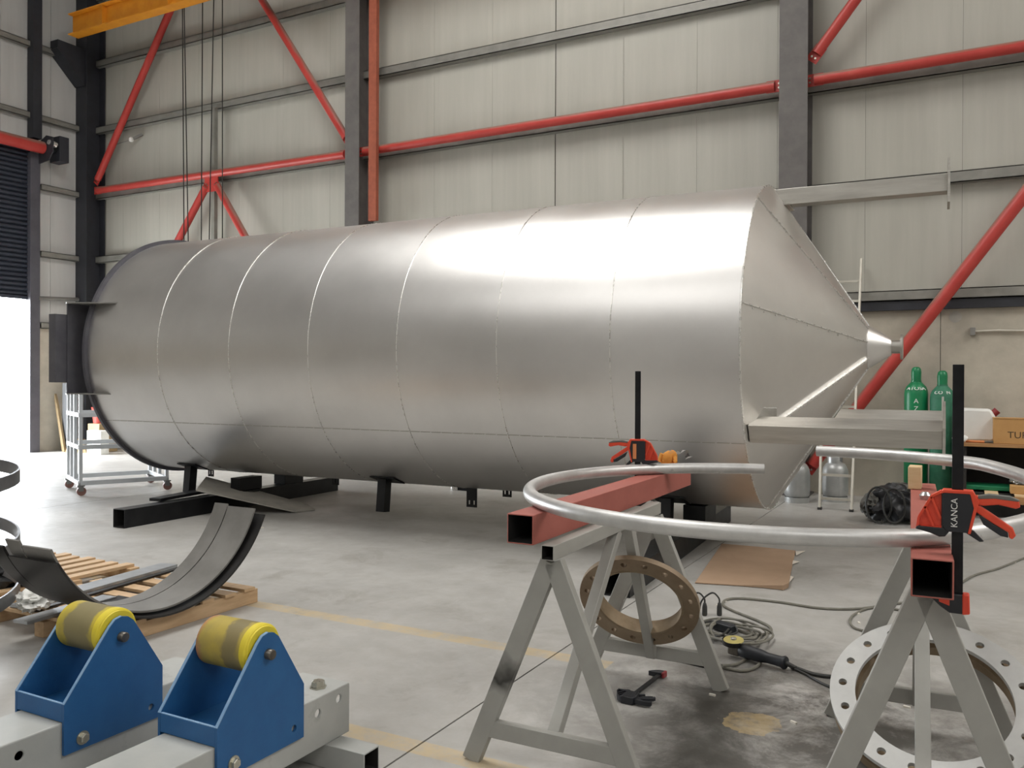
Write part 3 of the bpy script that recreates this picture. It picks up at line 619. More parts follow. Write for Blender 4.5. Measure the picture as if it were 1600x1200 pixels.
# ---------------------------------------------------- beams carrying the tank
b1 = thing('support_beam', 'long black box beam on the floor under the far left end of the tank', 'beam', (-7.96, 6.02, 0), group='black beams under the tank')
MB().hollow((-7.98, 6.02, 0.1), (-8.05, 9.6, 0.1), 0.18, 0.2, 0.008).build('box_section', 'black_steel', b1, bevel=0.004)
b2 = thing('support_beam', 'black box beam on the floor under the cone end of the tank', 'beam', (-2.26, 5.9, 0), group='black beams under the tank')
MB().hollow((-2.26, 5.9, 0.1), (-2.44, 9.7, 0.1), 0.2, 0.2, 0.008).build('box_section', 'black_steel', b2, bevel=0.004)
q = fl(296, 770, 0.215)
tag(MB().bar(fl(242, 781, 0.22), fl(318, 767, 0.22), 0.16, 0.034).build('packing_bar', 'black_steel', bevel=0.003), 'flat black packing bar on the left support beam', 'bar')
tag(MB().box(-8.12, -7.96, 7.72, 8.1, 0.201, 0.36).build('packing_block', 'black_steel', bevel=0.004), 'black packing block on the left beam under the tank', 'block')
tag(MB().box(-8.14, -7.94, 8.5, 8.85, 0.201, 0.385).build('packing_block', 'black_steel', bevel=0.004), 'rear black packing block on the left beam under the tank', 'block')
tag(MB().box(-2.42, -2.2, 8.1, 8.5, 0.201, 0.390).build('packing_block', 'black_steel', bevel=0.004), 'black packing block between right beam and tank bottom', 'block')
# tilted grey board
A = fl(306, 767, 0.30); B = fl(462, 801, 0.004); C = fl(492, 797, 0.004); Dd = fl(480, 789, 0.03); E_ = fl(322, 746, 0.31)
vs = [A, B, C, Dd, E_]; vv = [Vector(v) for v in vs] + [Vector(v) + Vector((0, 0, 0.012)) for v in vs]
tag(MB().add(vv, [(4, 3, 2, 1, 0), (5, 6, 7, 8, 9)] + [(i, (i + 1) % 5, 5 + (i + 1) % 5, 5 + i) for i in range(5)]).build('tilted_board', 'board_grey', smooth=0), 'pale grey torn board sloping from the black beam to the floor', 'board')

# ================================================================== TRESTLES, RED BEAMS, PIPE RING
LT, WT, HT = 1.32, 0.74, 0.885
def trestle(label, loc, rotz, up_=0.0, t0=-0.02):
    t = thing('trestle', label, 'trestle', loc, rotz, group='grey steel trestles', local=True)
    MB().hollow((0, t0, HT + 0.03), (0, LT + 0.04, HT + 0.03), 0.055, 0.06, 0.004).build('top_tube', 'trestle', t, bevel=0.003)
    for yy in (0.03, LT):
        for s in (-1, 1):
            MB().bar((s * WT / 2, yy, 0.0), (s * 0.008, yy, HT - 0.012 + (up_ if yy < 0.5 else 0)), 0.078, 0.04, up=(0, 1, 0)).build('leg', 'trestle_scorched' if (up_ == 0 and s < 0 and yy < 0.5) else 'trestle', t, bevel=0.003)
        MB().bar((-WT / 2 + 0.07, yy, 0.15), (WT / 2 - 0.07, yy, 0.15), 0.038, 0.07).build('crossbar', 'trestle', t, bevel=0.003)
    MB().bar((0, 0.75, HT), (0, 0.05, 0.16), 0.05, 0.05).build('brace', 'trestle', t, bevel=0.003)
    MB().bar((0, 0.92, HT), (0, LT - 0.02, 0.13), 0.05, 0.05).build('brace', 'trestle', t, bevel=0.003)
    return t
t1 = trestle('left grey steel trestle with a rusty flange ring between its legs', (-1.455, 3.05, 0), math.radians(0.5))
t2 = trestle('right grey steel trestle above the pale flange rings', (-0.105, 3.0, 0), math.radians(3.2), 0.05, 0.055)
zb = HT + 0.06
def red_beam(label, p0, p1):
    t = thing('red_beam', label, 'beam', (p0[0], p0[1], zb), group='red primed box beams')
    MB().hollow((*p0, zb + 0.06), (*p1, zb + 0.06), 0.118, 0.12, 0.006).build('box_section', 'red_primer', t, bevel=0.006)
    return t
red_beam('red primed box beam lying on the left trestle', (-1.562, 3.0), (-1.575, 5.24))
red_beam('red primed box beam lying on the right trestle', (-0.082, 2.86), (-0.19, 4.98))
ZR = zb + 0.12 + 0.03
cx, cy, rr = -0.766, 3.917, 1.087
pts = []
a0, a1 = 103.0, 448.0      # from the back end round the left and front to the raised back right end
for i in range(121):
    a = a0 + (a1 - a0) * i / 120
    u = max(0.0, (a - 330) / (a1 - 330)); lift = 0.115 * (u * u * (3 - 2 * u))
    lift = 0.115 * min(1, max(0, (a - 305) / 95)) ** 1.2
    pts.append((cx + rr * math.cos(math.radians(a)), cy + rr * math.sin(math.radians(a)), ZR + 0.001 + lift))
ring = thing('pipe_ring', 'large bent steel pipe ring resting on the two red beams', 'pipe ring', (cx, cy, zb + 0.12))
MB().tube(pts, 0.03, 18).build('pipe', 'pipe_alu', ring)
wbp = fl(1433, 765, zb + 0.12)
tag(MB().box(-0.245, -0.185, 4.66, 4.78, zb + 0.121, zb + 0.233).build('wood_block', 'wood_pale', bevel=0.004), 'small pale wooden block under the raised end of the pipe ring', 'block')
tag(MB().lathe([(0, 0), (0.022, 0), (0.026, 0.02), (0.014, 0.035), (0, 0.036)], 14, TR(fl(1469, 782, zb + 0.12) - Vector((0.06, 0, 0)))).build('metal_bushing', 'silver_scrap'), 'small grey metal bushing standing on the right red beam', 'bushing')

# ---------------------------------------------------- bar clamps
def clamp(name, label, loc, rotz, mir, scheme, L0=-0.20, L1=0.53, rot=None, sc=1.0, text=None, tip=None):
    """plane x-z, jaw to -x; z=0 is the top of the clamped pipe"""
    t = thing(name, label, 'clamp', loc, rotz, group='quick bar clamps', local=True, rot=rot)
    cr, cb, cg = scheme
    def P(pts): 
        q = [(x * mir * sc, z * sc) for x, z in pts]; return q if mir > 0 else q[::-1]
    MB().box(-0.016 * sc, 0.016 * sc, -0.005, 0.005, L0 * sc, L1 * sc).build('bar', 'clamp_bar', t, bevel=0.001)
    bd = MB().prism(P([(-0.044, 0.03), (-0.044, 0.125), (-0.036, 0.135), (0.034, 0.135), (0.046, 0.09), (0.03, 0.012), (-0.03, 0.012)]), -0.022 * sc, 0.022 * sc).build('body', cb, t, bevel=0.003)
    MB().prism(P([(-0.05, 0.128), (-0.04, 0.142), (0.042, 0.142), (0.058, 0.11), (0.036, 0.01), (0.028, 0.01), (0.044, 0.09), (0.034, 0.132), (-0.036, 0.132)]), -0.0235 * sc, 0.0235 * sc).build('casing', cr, bd, bevel=0.002)
    if text:
        text_mb(text, 0.026 * sc, TR(-0.008 * mir, -0.0225 * sc, 0.072 * sc) @ RX(90) @ RZ(90)).build('lettering', 'print_white', bd, smooth=0)
    else:
        if cr == 'clamp_red': MB().box(-0.025 * sc, -0.005 * sc, -0.0235 * sc, -0.022 * sc, 0.03 * sc, 0.115 * sc).build('sticker', 'print_orange', bd)
    # truss jaw: rim and two ribs round recessed web
    out = [(-0.044, 0.135), (-0.072, 0.118), (-0.108, 0.05), (-0.112, 0.02), (-0.044, 0.022)]
    jw = MB().prism(P(out), -0.007 * sc, 0.007 * sc).build('jaw', cr, t, bevel=0.001)
    rm = MB()
    def rib(a, b, w=0.007): rm.bar((a[0] * mir * sc, 0, a[1] * sc), (b[0] * mir * sc, 0, b[1] * sc), 0.034 * sc, w * sc, up=(-(b[1] - a[1]) * mir, 0, b[0] - a[0]) )
    for a, b in ((out[0], out[1]), (out[1], out[2]), (out[2], out[3]), (out[3], out[4]), ((-0.09, 0.085), (-0.066, 0.025)), ((-0.072, 0.116), (-0.046, 0.05))): rib(a, b)
    rm.build('jaw_ribs', cr, jw)
    MB().prism(P([(-0.118, 0.014), (-0.112, 0.024), (-0.03, 0.022), (-0.022, 0.012), (-0.034, -0.004), (-0.05, -0.006), (-0.075, 0.004)]), -0.02 * sc, 0.02 * sc).build('pad', cg if cb == 'x' else 'clamp_black', t, bevel=0.003)
    hd = MB().prism(P([(0.048, 0.126), (0.085, 0.131), (0.14, 0.128), (0.164, 0.118), (0.167, 0.1), (0.155, 0.095), (0.11, 0.104), (0.07, 0.098), (0.05, 0.1)]), -0.014 * sc, 0.014 * sc).build('handle', cr, t, bevel=0.004)
    MB().prism(P([(0.054, 0.127), (0.085, 0.134), (0.14, 0.131), (0.166, 0.120), (0.160, 0.117), (0.10, 0.122), (0.056, 0.118)]), -0.0155 * sc, 0.0155 * sc).build('grip', cg, hd, bevel=0.002)
    tg = MB().prism(P([(0.04, 0.096), (0.056, 0.1), (0.1, 0.07), (0.148, 0.036), (0.156, 0.014), (0.147, 0.002), (0.138, 0.006), (0.136, 0.022), (0.09, 0.05), (0.05, 0.078)]), -0.012 * sc, 0.012 * sc).build('trigger', cr, t, bevel=0.003)
    MB().prism(P([(0.056, 0.07), (0.09, 0.048), (0.135, 0.02), (0.136, 0.006), (0.115, 0.01), (0.07, 0.04)]), -0.0115 * sc, 0.0115 * sc).build('trigger_grip', 'clamp_black', tg, bevel=0.002)
    MB().prism(P([(0.02, 0.03), (0.045, 0.018), (0.072, -0.012), (0.06, -0.014), (0.045, -0.004), (0.02, 0.012)]), -0.008 * sc, 0.008 * sc).build('release_lever', 'clamp_black', t, bevel=0.002)
    lj = MB().prism(P([(-0.018, L0 + 0.008), (0.018, L0 + 0.008), (0.018, L0 - 0.052), (-0.02, L0 - 0.052), (-0.045, L0 - 0.035), (-0.07, L0 - 0.012), (-0.085, L0 + 0.012), (-0.05, L0 + 0.012)]), -0.018 * sc, 0.018 * sc).build('lower_jaw', cb, t, bevel=0.003)
    MB().prism(P([(0.014, L0 + 0.01), (0.034, L0 + 0.01), (0.036, L0 - 0.05), (0.014, L0 - 0.054)]), -0.02 * sc, 0.02 * sc).build('jaw_end', tip or cr, lj, bevel=0.004)
    MB().prism(P([(-0.05, L0 + 0.0), (-0.02, L0 + 0.004), (-0.02, L0 - 0.03), (-0.05, L0 - 0.02)]), -0.0195 * sc, 0.0195 * sc).build('jaw_rib', cr, lj, bevel=0.002)
    return t
RED = ('clamp_red', 'clamp_black', 'clamp_grey'); BLK = ('clamp_black', 'clamp_black', 'clamp_black')
zc = ZR + 0.03
clamp('bar_clamp', 'red and black bar clamp with white lettering holding the ring to the right beam', (-0.016, 2.97, zc), math.radians(0), 1, RED, L0=-0.188, text='KANCA')
clamp('bar_clamp', 'red and black bar clamp holding the ring to the left beam', (-1.648, 4.62, zc), math.radians(14), -1, RED, L0=-0.188)
pc = fl(992, 1084, 0.02)
clamp('bar_clamp', 'black bar clamp with a red tip lying on the floor', (pc.x, pc.y, 0.02), 0, 1, BLK, L0=-0.44, L1=0.05, rot=(math.radians(90), 0, math.radians(-4)), sc=0.75, tip='cap_red')

# crumpled orange glove in clear wrap
def blob(name, mt, c, sx, sy, sz, seed, amp=0.25, parent=None, sub=3, fold=0.0, freq=3.0):
    bm = bmesh.new(); bmesh.ops.create_icosphere(bm, subdivisions=sub, radius=1.0); rnd = random.Random(seed)
    dirs = [(Vector((rnd.uniform(-1, 1), rnd.uniform(-1, 1), rnd.uniform(-1, 1))).normalized(), rnd.uniform(-amp, amp)) for _ in range(14)]
    for v in bm.verts:
        n_ = v.co.normalized(); k = 1 + sum(w * max(0, n_.dot(d)) ** 4 for d, w in dirs) + fold * (0.5 - abs(mnoise.noise(n_ * freq + Vector((seed, 0, 0)))) * 2.2); v.co = Vector((n_.x * sx * k, n_.y * sy * k, n_.z * sz * k))
        v.co.z = max(v.co.z, -sz * 0.8)
    m_ = MB(); m_.add([v.co + Vector(c) for v in bm.verts], [tuple(v.index for v in f.verts) for f in bm.faces]); bm.free()
    return m_.build(name, mt, parent, smooth=50)
gp = Vector((-1.575, 5.03, zb + 0.12))
gl = thing('crumpled_glove', 'crumpled orange glove in clear wrap on the left beam end', 'glove', gp)
blob('fabric', 'glove_orange', gp + Vector((-0.02, 0, 0.055)), 0.05, 0.04, 0.05, 3, 0.5, gl)
for k, (a, b) in enumerate(((-0.06, 0.02), (-0.03, 0.05), (0.03, 0.05))): MB().tube([gp + Vector((a * 0.6, 0, 0.07)), gp + Vector((a, -0.02, 0.085 - 0.02 * k)), gp + Vector((a - 0.01, -0.03, 0.04))], 0.013, 8).build('finger', 'glove_orange', gl)
wr = MB()
rnd = random.Random(5)
for k in range(9):
    a = rnd.uniform(0, 6.28); c = gp + Vector((0.02 + 0.06 * math.cos(a), 0.03 * math.sin(a), 0.05 + rnd.uniform(-0.02, 0.04)))
    wr.add([c, c + Vector((rnd.uniform(0.02, 0.05), 0.01, rnd.uniform(0, 0.03))), c + Vector((rnd.uniform(-0.01, 0.03), -0.01, rnd.uniform(0.02, 0.045)))], [(0, 1, 2)])
wr.build('wrap', 'clear_wrap', gl, smooth=0)

# ---------------------------------------------------- flange rings with bolt holes
def flange_mb(R, r, t, nh, rh, rm=None, M=None, m=4, off=0.0):
    b = MB(); rm = rm or (R + r) / 2; vs = []; fs = []
    sec = 2 * math.pi / nh
    for s in range(nh):
        ac = s * sec + off; bd = []
        for i in range(m): bd.append((ac - sec / 2 + sec * i / m, R))
        for i in range(m): bd.append((ac + sec / 2, R + (r - R) * i / m))
        for i in range(m): bd.append((ac + sec / 2 - sec * i / m, r))
        for i in range(m): bd.append((ac - sec / 2, r + (R - r) * i / m))
        k = len(bd); cxy = Vector((rm * math.cos(ac), rm * math.sin(ac), 0)); base = len(vs)
        hp = []
        for a, q in bd:
            p = Vector((q * math.cos(a), q * math.sin(a), 0)); d = (p - cxy).normalized(); hp.append(cxy + d * rh)
        for z in (0, t):
            vs += [(q * math.cos(a), q * math.sin(a), z) for a, q in bd]; vs += [(h.x, h.y, z) for h in hp]
        for i in range(k):
            j = (i + 1) % k
            fs.append((base + i, base + j, base + k + j, base + k + i)); fs.append((base + 2 * k + j, base + 2 * k + i, base + 3 * k + i, base + 3 * k + j))
            fs.append((base + k + i, base + k + j, base + 3 * k + j, base + 3 * k + i))
        for i in list(range(m)) + list(range(2 * m, 3 * m)):
            j = (i + 1) % k; fs.append((base + j, base + i, base + 2 * k + i, base + 2 * k + j))
    return b.add(vs, fs, M)
def flange(label, c, Mrot, R, r, t, nh, rh, mt, collar, off=0.0, mti='flange_inner'):
    f = thing('flange_ring', label, 'flange', c, group='loose flange rings', local=True)
    flange_mb(R, r, t, nh, rh, M=Mrot, off=off).build('flange_plate', mt, f, smooth=35)
    if collar: MB().lathe([(r - 0.001, t), (r - 0.001, -collar), (r - 0.012, -collar), (r - 0.012, t - 0.001), (r - 0.001, t)], 64, Mrot).build('collar', mti, f)
    return f
TI = 34
cc = fl(1457, 1093, 0.262)
MR = RX(TI) 
flange('upper pale flange ring with bolt holes leaning inside the right trestle', cc, MR, 0.405, 0.302, 0.022, 18, 0.0175, 'flange_white', 0.0)
nv = MR @ Vector((0, 0, 1))
flange('lower pale flange ring directly beneath another in the right trestle', cc - nv * 0.085 + Vector((0.006, 0.012, 0)), MR, 0.405, 0.302, 0.05, 18, 0.0175, 'flange_inner', 0.0, off=0.1)
c2_ = Vector((-1.47, 4.16, 0.475))
MR2 = RZ(8) @ RX(90 + 33) @ RZ(10)
flange('rusty brown flange ring leaning between the legs of the left trestle', c2_, MR2, 0.308, 0.23, 0.03, 16, 0.015, 'flange_brown', 0.055)

# ================================================================== ROLLER STANDS
def roller_stand(label, loc, rollmat, dy):
    t = thing('roller_stand', label, 'roller stand', loc, group='blue roller stands', local=True)
    # local: x=0 near plate outer face, y=0 at lower left corner of the plate
    poly = [(0.0, 0.19), (0.0, 0.38), (0.19, 0.622), (0.215, 0.645), (0.245, 0.652), (0.275, 0.645), (0.30, 0.625), (0.44, 0.40), (0.44, 0.19)]
    for x0 in (-0.012, -0.302):
        m_ = MB(); k = len(poly)
        vs = [(x, y, z) for x in (x0, x0 + 0.012) for y, z in poly]
        m_.add(vs, [tuple(range(k)), tuple(range(2 * k - 1, k - 1, -1))] + [(i, k + i, k + (i + 1) % k, (i + 1) % k) for i in range(k)])
        sp = m_.build('side_plate', 'blue_paint', t)
        cut(sp, [MB().cyl((x0 - 0.05, 0.385, 0.243), (x0 + 0.05, 0.385, 0.243), 0.014, 20).build('cutter', 'gap', t)])
        ed = MB()
        for (ya, za), (yb, zb2) in zip(poly[1:4], poly[2:5]): ed.bar((x0 + 0.006, ya, za + 0.001), (x0 + 0.006, yb, zb2 + 0.001), 0.0125, 0.003, up=(0, -(zb2 - za), yb - ya))
        ed.build('worn_edge', 'blue_edge', sp)
    MB().box(-0.29, -0.012, 0.0, 0.012, 0.312, 0.38).build('end_plate', 'blue_paint', t, bevel=0.002)
    MB().box(-0.29, -0.012, 0.001, 0.011, 0.38, 0.382).build('end_plate_edge', 'blue_edge', t)
    MB().box(-0.29, -0.012, 0.012, 0.42, 0.312, 0.322).build('floor_plate', 'blue_paint', t)
    MB().box(-0.29, -0.012, 0.428, 0.44, 0.312, 0.40).build('back_plate', 'blue_paint', t)
    yc, zc_, R = 0.243, 0.588, 0.092
    RMx = TR(0, yc, zc_) @ RY(90)
    ro = MB().lathe([(R - 0.006, -0.285), (R, -0.278), (R, -0.04), (R - 0.004, -0.03)], 48, RMx).build('roller', rollmat, t, smooth=30)
    MB().lathe([(R - 0.004, -0.03), (R - 0.008, -0.02), (0.02, -0.02), (0.02, -0.03)], 48, RMx).build('roller_face', 'yellow_face', ro, smooth=30)
    MB().lathe([(R + 0.0012, -0.055), (R + 0.0012, -0.032), (R - 0.004, -0.026)], 48, RMx).build('roller_rim', 'yellow_face', ro)
    pn = MB().lathe([(0.02, -0.32), (0.02, 0.022), (0.017, 0.026)], 20, TR(0, yc, zc_ - 0.015) @ RY(90)).build('axle_pin', 'pin_steel', t, bevel=0.001)
    bo = MB().lathe([(0.026, 0), (0.026, 0.004), (0, 0.004)], 24, TR(0, 0.075, 0.232) @ RY(90)).build('washer', 'bolt_zinc', t)
    MB().lathe([(0.019, 0.004), (0.019, 0.018), (0.016, 0.021), (0, 0.021)], 6, TR(0, 0.075, 0.232) @ RY(90)).build('bolt_head', 'bolt_zinc', bo, smooth=20)
    return t
def roller_base(t, dy, y0, y1, holes, foot_x):
    """box beam and cross feet under a stand, in the stand's own frame"""
    m_ = MB().hollow((-0.145, y0, 0.205), (-0.145, y1, 0.205), 0.262, 0.21, 0.012).build('box_beam', 'roller_beam', t, bevel=0.012)
    md = m_.modifiers[0]; m_.modifiers.remove(md)
    cut(m_, [MB().cyl((-0.4, yh, zh), (0.1, yh, zh), 0.016, 20).build('cutter', 'gap', t) for yh, zh in holes])
    b_ = m_.modifiers.new('bevel', 'BEVEL'); b_.width = 0.010; b_.segments = 2; b_.limit_method = 'ANGLE'; b_.angle_limit = math.radians(50)
    for yy in (y1 - 0.1, y0 + 0.2):
        MB().hollow((foot_x, yy, 0.05), (0.18 if foot_x > -0.5 else 0.03, yy, 0.05), 0.1, 0.099, 0.007).build('cross_foot', 'roller_beam', t, bevel=0.003)
    return m_
xr1, yr1 = -2.29, 2.12
rs1 = roller_stand('blue roller stand with a scuffed yellow roller, nearer the trestles', (xr1, yr1, 0), 'roller_scuffed', 0)
rs2 = roller_stand('blue roller stand with a grey worn yellow roller, farther left', (-2.955, 2.0, 0), 'roller_worn', 0)
roller_base(rs1, 0, -1.2, 0.74, [(0.54, 0.245), (0.67, 0.262)], -0.36)
hb_ = fl(497, 1074, 0.31) - Vector((xr1, yr1, 0))
hx = MB().lathe([(0.036, 0), (0.036, 0.006), (0.03, 0.006), (0.028, 0.026), (0.022, 0.03), (0, 0.03)], 6, TR(hb_)).build('hex_bolt', 'bolt_zinc', rs1, smooth=20)
roller_base(rs2, 0, -1.4, 0.74, [(-0.16, 0.25)], -0.6)

# ================================================================== PALLETS AND BENT PLATES
def pallet(label, loc, nx, ny, mt='wood', slats=8, along='x', h=0.12, over=0.02):
    """stringers along y, slats along x on top"""
    t = thing('pallet', label, 'pallet', loc, group='wooden pallets', local=True)
    for k in range(3):
        x = nx * k / 2; MB().box(x - 0.045 if k else 0.0, x + 0.045 if k < 2 else x, 0, ny, 0, h - 0.022).build('stringer', mt, t, bevel=0.003)
    w = ny / slats * 0.55
    sm = None
    for k in range(slats):
        yc = ny * (k + 0.5) / slats
        if sm is None: sm = MB().box(-over, nx + over, -w / 2, w / 2, h - 0.022, h).build('slat', mt, t, bevel=0.002); sm.location = (0, yc, 0)
        else:
            o = sm.copy(); COL.objects.link(o); o.location = (random.uniform(-.02, .02), yc, 0); o.parent = t
    return t
p1 = pallet('wooden pallet under the bent steel plates, nearest the yellow line', (-5.6, 3.24, 0), 1.13, 1.27, slats=7)
# far pallet whose slats point along y
t = thing('pallet', 'wooden pallet behind the bent plates with loose slat ends', 'pallet', (-6.95, 3.4, 0), group='wooden pallets', local=True)
for k in range(3): MB().box(0, 1.12, 0.1 + 0.5 * k, 0.19 + 0.5 * k, 0, 0.09).build('stringer', 'wood', t, bevel=0.003)
for k in range(7):
    MB().box(0.03 + 0.16 * k, 0.12 + 0.16 * k, 0, 1.16 + random.uniform(-0.02, 0.06), 0.09, 0.115).build('slat', 'wood', t, bevel=0.002)
def bent_plate(label, x0, x1, yc, zb0, R, a0, a1, th, mt):
    m_ = MB(); ns = 40; vs = []
    for i in range(ns + 1):
        a = math.radians(a0 + (a1 - a0) * i / ns)
        for q in (R, R + th):
            for x in (x0, x1): vs.append((x, yc + q * math.sin(a), zb0 + R - q * math.cos(a)))
    fs = [(0, 1, 3, 2), (ns * 4, ns * 4 + 2, ns * 4 + 3, ns * 4 + 1)]
    for i in range(ns):
        b = i * 4; c = b + 4
        fs += [(b, c, c + 1, b + 1), (b + 2, b + 3, c + 3, c + 2), (b, b + 2, c + 2, c), (b + 1, c + 1, c + 3, b + 3)]
    m_.add(vs, fs); return tag(m_.build('bent_plate', mt, smooth=35), label, 'steel plate', 'bent steel half rings')
bent_plate('inner bent steel plate half ring, wider strip facing the roller stands', -4.72, -4.46, 3.70, 0.152, 0.82, -67, 69, 0.012, 'mill_steel')
bent_plate('narrow bent steel half ring beside the wider strip', -4.86, -4.73, 3.70, 0.152, 0.82, -69, 70, 0.012, 'mill_steel')
bent_plate('outer bent steel half ring cradling the other strips', -4.85, -4.40, 3.71, 0.122, 0.865, -62, 66, 0.012, 'dark_mill')
bent_plate('short dark bent plate at the left end of the stack', -5.02, -4.88, 3.70, 0.135, 0.84, -66, 6, 0.014, 'dark_mill')
A = fl(130, 908, 0.13); 
def flat_bar(label, p0, p1, w, t_, mt): return tag(MB().bar(p0, p1, w, t_).build('flat_bar', mt, bevel=0.002), label, 'steel bar', 'flat bars on the pallet')
flat_bar('pale flat steel bar lying across the pallets behind the half rings', (-5.34, 3.3, 0.134), (-5.52, 4.62, 0.134), 0.16, 0.02, 'steel_plate')
flat_bar('dark narrow steel bar beneath the pale flat bar', (-5.18, 3.3, 0.13), (-5.38, 4.66, 0.13), 0.05, 0.014, 'dark_mill')
flat_bar('pale flat steel strip close to the coil at the left edge', (-5.0, 3.1, 0.132), (-5.06, 3.75, 0.132), 0.12, 0.02, 'steel_plate')
pw = fl(50, 945, 0.15)
blob('paper_wad', 'paper_white', pw + Vector((0, 0, 0.02)), 0.12, 0.1, 0.075, 11, 0.3, sub=4, fold=0.5, freq=2.6)
tag(bpy.data.objects['paper_wad'], 'white crumpled packing paper beside the left coil', 'paper')
blob('plastic_scrap', 'bag_black', fl(18, 905, 0.13) + Vector((0, 0, 0.06)), 0.26, 0.18, 0.12, 12, 0.2, None, 4, 0.4, 2.2)
tag(bpy.data.objects['plastic_scrap'], 'black plastic heap behind the coil at the left edge', 'plastic')
# flat bar coil at the left picture edge
e0 = at(24, 745, 2, 1.02)
cd_ = 5.1; edge = CAM + V * cd_ + RT * ((25 - 800) / F_PX * cd_)
cc_ = Vector((edge.x, edge.y, 0)) + Vector((RT.x, RT.y, 0)).normalized() * -1.22
a_e = math.atan2(edge.y - cc_.y, edge.x - cc_.x)
zs = [(-3.0, 0.0), (0.0, 0.16), (2 * math.pi, 0.46), (4 * math.pi, 0.90), (4 * math.pi + 2.6, 1.0)]
def zh(a):
    for (a0_, z0_), (a1_, z1_) in zip(zs, zs[1:]):
        if a <= a1_: return z0_ + (z1_ - z0_) * (a - a0_) / (a1_ - a0_)
    return zs[-1][1]
vs = []; ns = 180
for i in range(ns + 1):
    a = zs[0][0] + (zs[-1][0] - zs[0][0]) * i / ns; z = zh(a)
    for q in (1.08, 1.068):
        for h_ in (0, 0.085): vs.append((cc_.x + q * math.cos(a_e + a), cc_.y + q * math.sin(a_e + a), z + h_))
fs = [(0, 1, 3, 2), (ns * 4, ns * 4 + 2, ns * 4 + 3, ns * 4 + 1)]
for i in range(ns):
    b = i * 4; c = b + 4; fs += [(b, c, c + 1, b + 1), (b + 2, b + 3, c + 3, c + 2), (b, b + 2, c + 2, c), (b + 1, c + 1, c + 3, b + 3)]
tag(MB().add(vs, fs).build('steel_coil', 'hoop_steel', smooth=35), 'tall open coil of flat steel bar cut by the left picture edge', 'coil')

# ================================================================== TROLLEY AND THINGS BY THE DOOR
ta = Vector((-10.62, 7.42, 0))
t = thing('trolley', 'light grey steel frame trolley on casters behind the tank end', 'trolley', ta, math.radians(-26), local=True)
W_, D_ = 1.12, 1.0      # along y, along -x
def tb_(p0, p1, nm, s=0.045): MB().bar(Vector(p0), Vector(p1), s, s).build(nm, 'trolley_grey', t, bevel=0.003)
for z, s in ((0.17, 0.06), (0.66, 0.06), (1.1, 0.06), (1.42, 0.06)):
    for yy in (0, W_):
        if yy and z > 0.3: continue
        tb_((0, yy, z), (-D_, yy, z), 'side_rail', s)
    for xx in (0, -D_): tb_((xx, 0, z), (xx, W_, z), 'end_rail', s)
for xx in (0, -0.42, -0.72, -D_): tb_((xx, 0, 0.17), (xx, 0, 1.44), 'upright')
for xx in (0, -0.42, -0.72, -D_): tb_((xx, W_, 0.17), (xx, W_, 1.44), 'upright')
for xx in (0, -D_):
    for yy in (0, W_):
        c = MB().box(-0.04, 0.04, -0.05, 0.05, 0.125, 0.14).box(-0.03, -0.022, -0.03, 0.035, 0.06, 0.13).box(0.022, 0.03, -0.03, 0.035, 0.06, 0.13)
        m_ = MB(); m_.add([v + Vector((xx, yy, 0)) for v in c.v], c.f); ca = m_.build('caster', 'caster', t)
        p = Vector((xx, yy + 0.01, 0.06)); MB().cyl(p + Vector((-0.018, 0, 0)), p + Vector((0.018, 0, 0)), 0.06, 20).build('wheel', 'rubber_red', ca)
def xb(px): return ay(px, 690, 12.1).x
tag(MB().box(xb(120), xb(134), 11.75, 12.05, 0, 1.5).build('grey_locker', 'cabinet_grey', bevel=0.01), 'tall narrow grey locker behind the trolley uprights', 'locker')
tag(MB().box(xb(150), xb(168), 11.9, 12.35, 0, 0.62).build('timber_crate', 'scrap_wood', bevel=0.01), 'brown crate under the red bucket by the wall', 'crate')
bx_ = (xb(150) + xb(162)) / 2
tag(MB().lathe([(0.0, 0), (0.13, 0), (0.17, 0.34), (0.175, 0.35), (0.16, 0.35), (0.12, 0.02), (0, 0.02)], 24, TR(bx_, 12.1, 0.621)).build('red_bucket', 'bucket_red'), 'red bucket on a box seen behind the tank rim', 'bucket')
tag(MB().box(xb(168.5), xb(190), 11.6, 11.8, 0, 0.5).build('white_carton', 'paper_white', bevel=0.01), 'long white carton lying by the wall behind the trolley', 'carton')
rnd = random.Random(3)
sl_ = ['leaning grey plank by the door jamb', 'short broken timber piece nearest the door jamb', 'broken concrete lump in the debris by the door', 'flat timber scrap at the right of the door debris']
for k, (x, y_, sx, sy, sz, rz) in enumerate(((-17.3, 11.7, 0.08, 0.05, 1.3, 0), (-16.9, 11.75, 0.5, 0.18, 0.12, 20), (-17.2, 11.98, 0.3, 0.25, 0.28, 40), (-16.95, 12.5, 0.5, 0.16, 0.1, -10))):
    M_ = TR(x, y_, 0) @ RZ(rz) @ (RY(-14) if k == 0 else Matrix.Identity(4))
    tag(MB().prism([(-sx / 2, 0.0), (sx / 2, 0.0), (sx * 0.46, sz * 0.8), (sx * 0.1, sz), (-sx * 0.4, sz * 0.9)], -sy / 2, sy / 2, M_).build('debris_piece', 'scrap_wood', smooth=0), sl_[k], 'debris', 'debris by the door')

